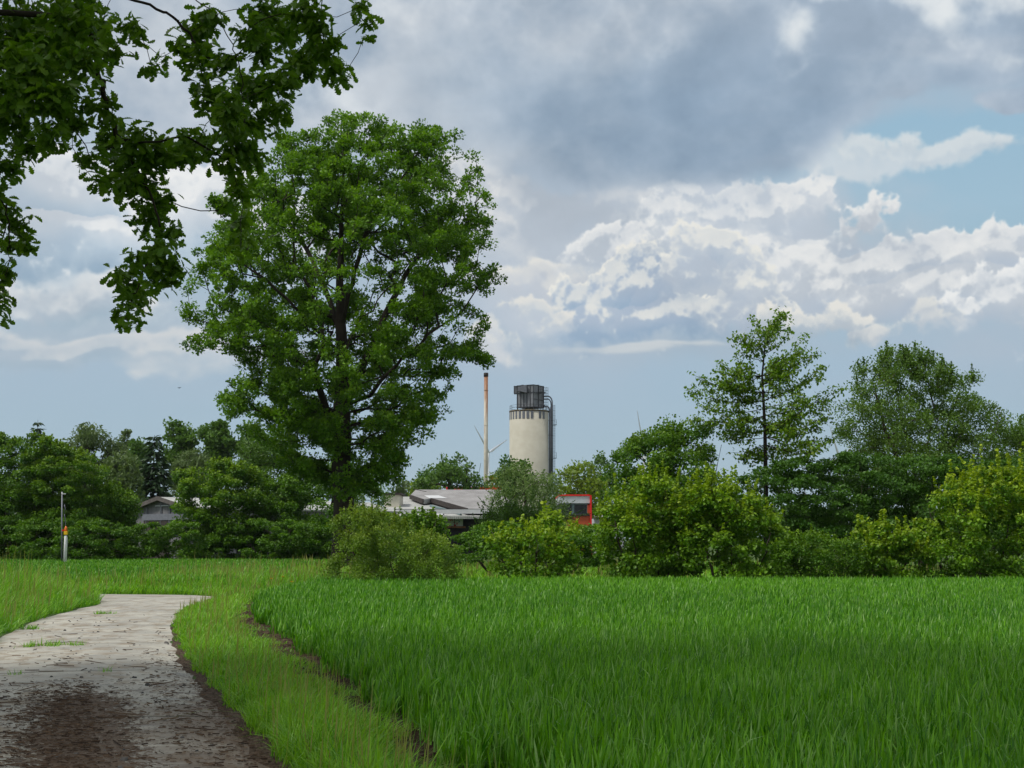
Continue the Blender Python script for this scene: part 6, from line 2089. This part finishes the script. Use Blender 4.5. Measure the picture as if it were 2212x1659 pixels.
conifer('dark spruce spike rising alone above the hazel thicket', 180.0, 82, 905, 1100, 40, 90, gap=.6, wide=.9)
conifer('tall dark broad spruce standing behind the timber barn', 152.0, 334, 938, 1120, 58, 91, gap=.5, leafn=44, wide=.95)
plant('willow_tree', 'wide grey-green weeping crown beyond the tall hazel thicket', 'tree', 172.0, [(923, 185, 215), (932, 150, 235), (945, 135, 252), (965, 125, 258), (1000, 122, 262), (1050, 122, 265), (1100, 125, 265)], 'far_grey', [[(195, 1175), (195, 1050), (190, 960)], [(200, 1175), (220, 1040), (235, 980)]], 'narrow', .55, 5.5, 1.3, 92, base_r=.4, tip_r=.03, droop=.6, up=.1)
plant('poplar_tree', 'thin upright poplar tip between the grey crown and the spruce', 'tree', 225.0, [(932, 270, 276), (945, 265, 281), (965, 262, 285), (990, 260, 288), (1040, 258, 292)], 'far_grey', [(273, 1160), (273, 1050), (273, 950)], 'sprig', .5, 5, .8, 93, base_r=.25, tip_r=.03)
plant('poplar_tree', 'low light green bushy poplar next to the thin upright one', 'tree', 215.0, [(955, 290, 305), (965, 284, 318), (985, 282, 325), (1040, 282, 328)], 'far_green', [(303, 1160), (303, 1060), (303, 975)], 'sprig', .5, 5, 1.0, 94, base_r=.25, tip_r=.03)
plant('sallow_tree', 'soft pale grey-green tree in front of the wide weeping crown', 'tree', 142.0, [(990, 250, 285), (1003, 238, 296), (1025, 230, 304), (1060, 230, 306), (1100, 232, 306)], 'far_grey', [(268, 1180), (268, 1080), (266, 1010)], 'sprig', .36, 5.0, 1.0, 95, base_r=.2, tip_r=.02)
plant('oak_tree', 'distant lobed oak crown rising behind the broad spruce', 'tree', 192.0, [(920, 380, 405), (928, 360, 425), (940, 350, 440), (965, 346, 448), (1000, 346, 450), (1060, 350, 450)], 'far_green', [[(398, 1170), (398, 1050), (395, 960)], [(400, 1170), (420, 1050), (428, 970)]], 'sprig', .46, 5.5, 1.0, lobe=1.5, seed= 96, base_r=.4, tip_r=.03)
plant('oak_tree', 'distant twin-peaked oak crown closest to the big oak foliage', 'tree', 190.0, [(912, 450, 456), (920, 445, 500), (932, 440, 512), (960, 436, 518), (1000, 434, 520), (1060, 436, 520)], 'far_green', [[(470, 1170), (468, 1050), (458, 950)], [(474, 1170), (490, 1050), (494, 960)]], 'sprig', .46, 5.5, 1.0, lobe=1.5, seed= 97, base_r=.4, tip_r=.03)
plant('oak_tree', 'distant low oak crown partly under the big oak foliage', 'tree', 188.0, [(922, 520, 545), (935, 512, 560), (960, 506, 572), (1000, 504, 580), (1060, 506, 580)], 'far_green', [(540, 1170), (540, 1050), (536, 960)], 'sprig', .46, 5.5, 1.0, lobe=1.5, seed= 98, base_r=.35, tip_r=.03)
plant('birch_tree', 'brownish-green drooping birch between spruce and distant oaks', 'tree', 166.0, [(972, 400, 420), (982, 380, 440), (1000, 370, 450), (1030, 368, 452), (1075, 372, 450)], 'far_grey', [(410, 1175), (410, 1080), (409, 990)], 'narrow', .45, 4.5, 1.0, 99, base_r=.2, tip_r=.02, droop=.6, up=.1)
# trees that close the view behind the hedge on both sides
def wood(name, label, Y, x0, x1, ytop, seed, mat='far_green', leaf=1.1):
    rng = np.random.default_rng(seed)
    p0, p1 = at(x0, ytop, Y), at(x1, ytop, Y)
    n_ = int((p1[0] - p0[0]) * p0[2] * 9 / leaf ** 2)
    x = rng.uniform(p0[0], p1[0], n_)
    hz_ = p0[2] * (.62 + .45 * fbm2(x, x * 0, 16.0, seed))
    z = hz_ * rng.random(n_) ** .6
    pos = np.stack([x, Y + rng.uniform(0, 12, n_), np.maximum(z, .4)], 1)
    ax = rng.normal(0, .6, (n_, 3)) + np.array([0, -.3, .3])
    T, Q = leaf_template('sprig')
    o_ = np.array([0, Y, 0])
    ob = leaves(name, M[mat], 'sprig', pos, ax, rng.normal(0, .6, (n_, 3)) + np.array([0, 0, .6]), leaf * rng.uniform(.7, 1.4, n_), np.clip(fbm2(x, z, 5.0, seed + 1) + rng.normal(0, .15, n_), 0, 1), np.zeros(n_), None, o_)
    ob.location = o_
    return tag(ob, label, 'wood', kind='stuff')


wood('woodland', 'low far-off wood closing the horizon behind the buildings', 420.0, -400, 2600, 1078, 120)


# ================================================================== AIR
m, out = new_mat('thin_haze')
vol = m.node_tree.nodes.new('ShaderNodeVolumePrincipled')
vol.inputs['Color'].default_value = (0.86, 0.92, 1.0, 1)
vol.inputs['Density'].default_value = 0.00005
vol.inputs['Anisotropy'].default_value = 0.2
m.node_tree.links.new(vol.outputs[0], out.inputs['Volume'])
b = MB()
b.box((0, 1300, 112), 2300, 1500, 113)
tag(b.build('haze', m), 'thin pale haze in the air over the whole landscape', 'haze', kind='stuff')
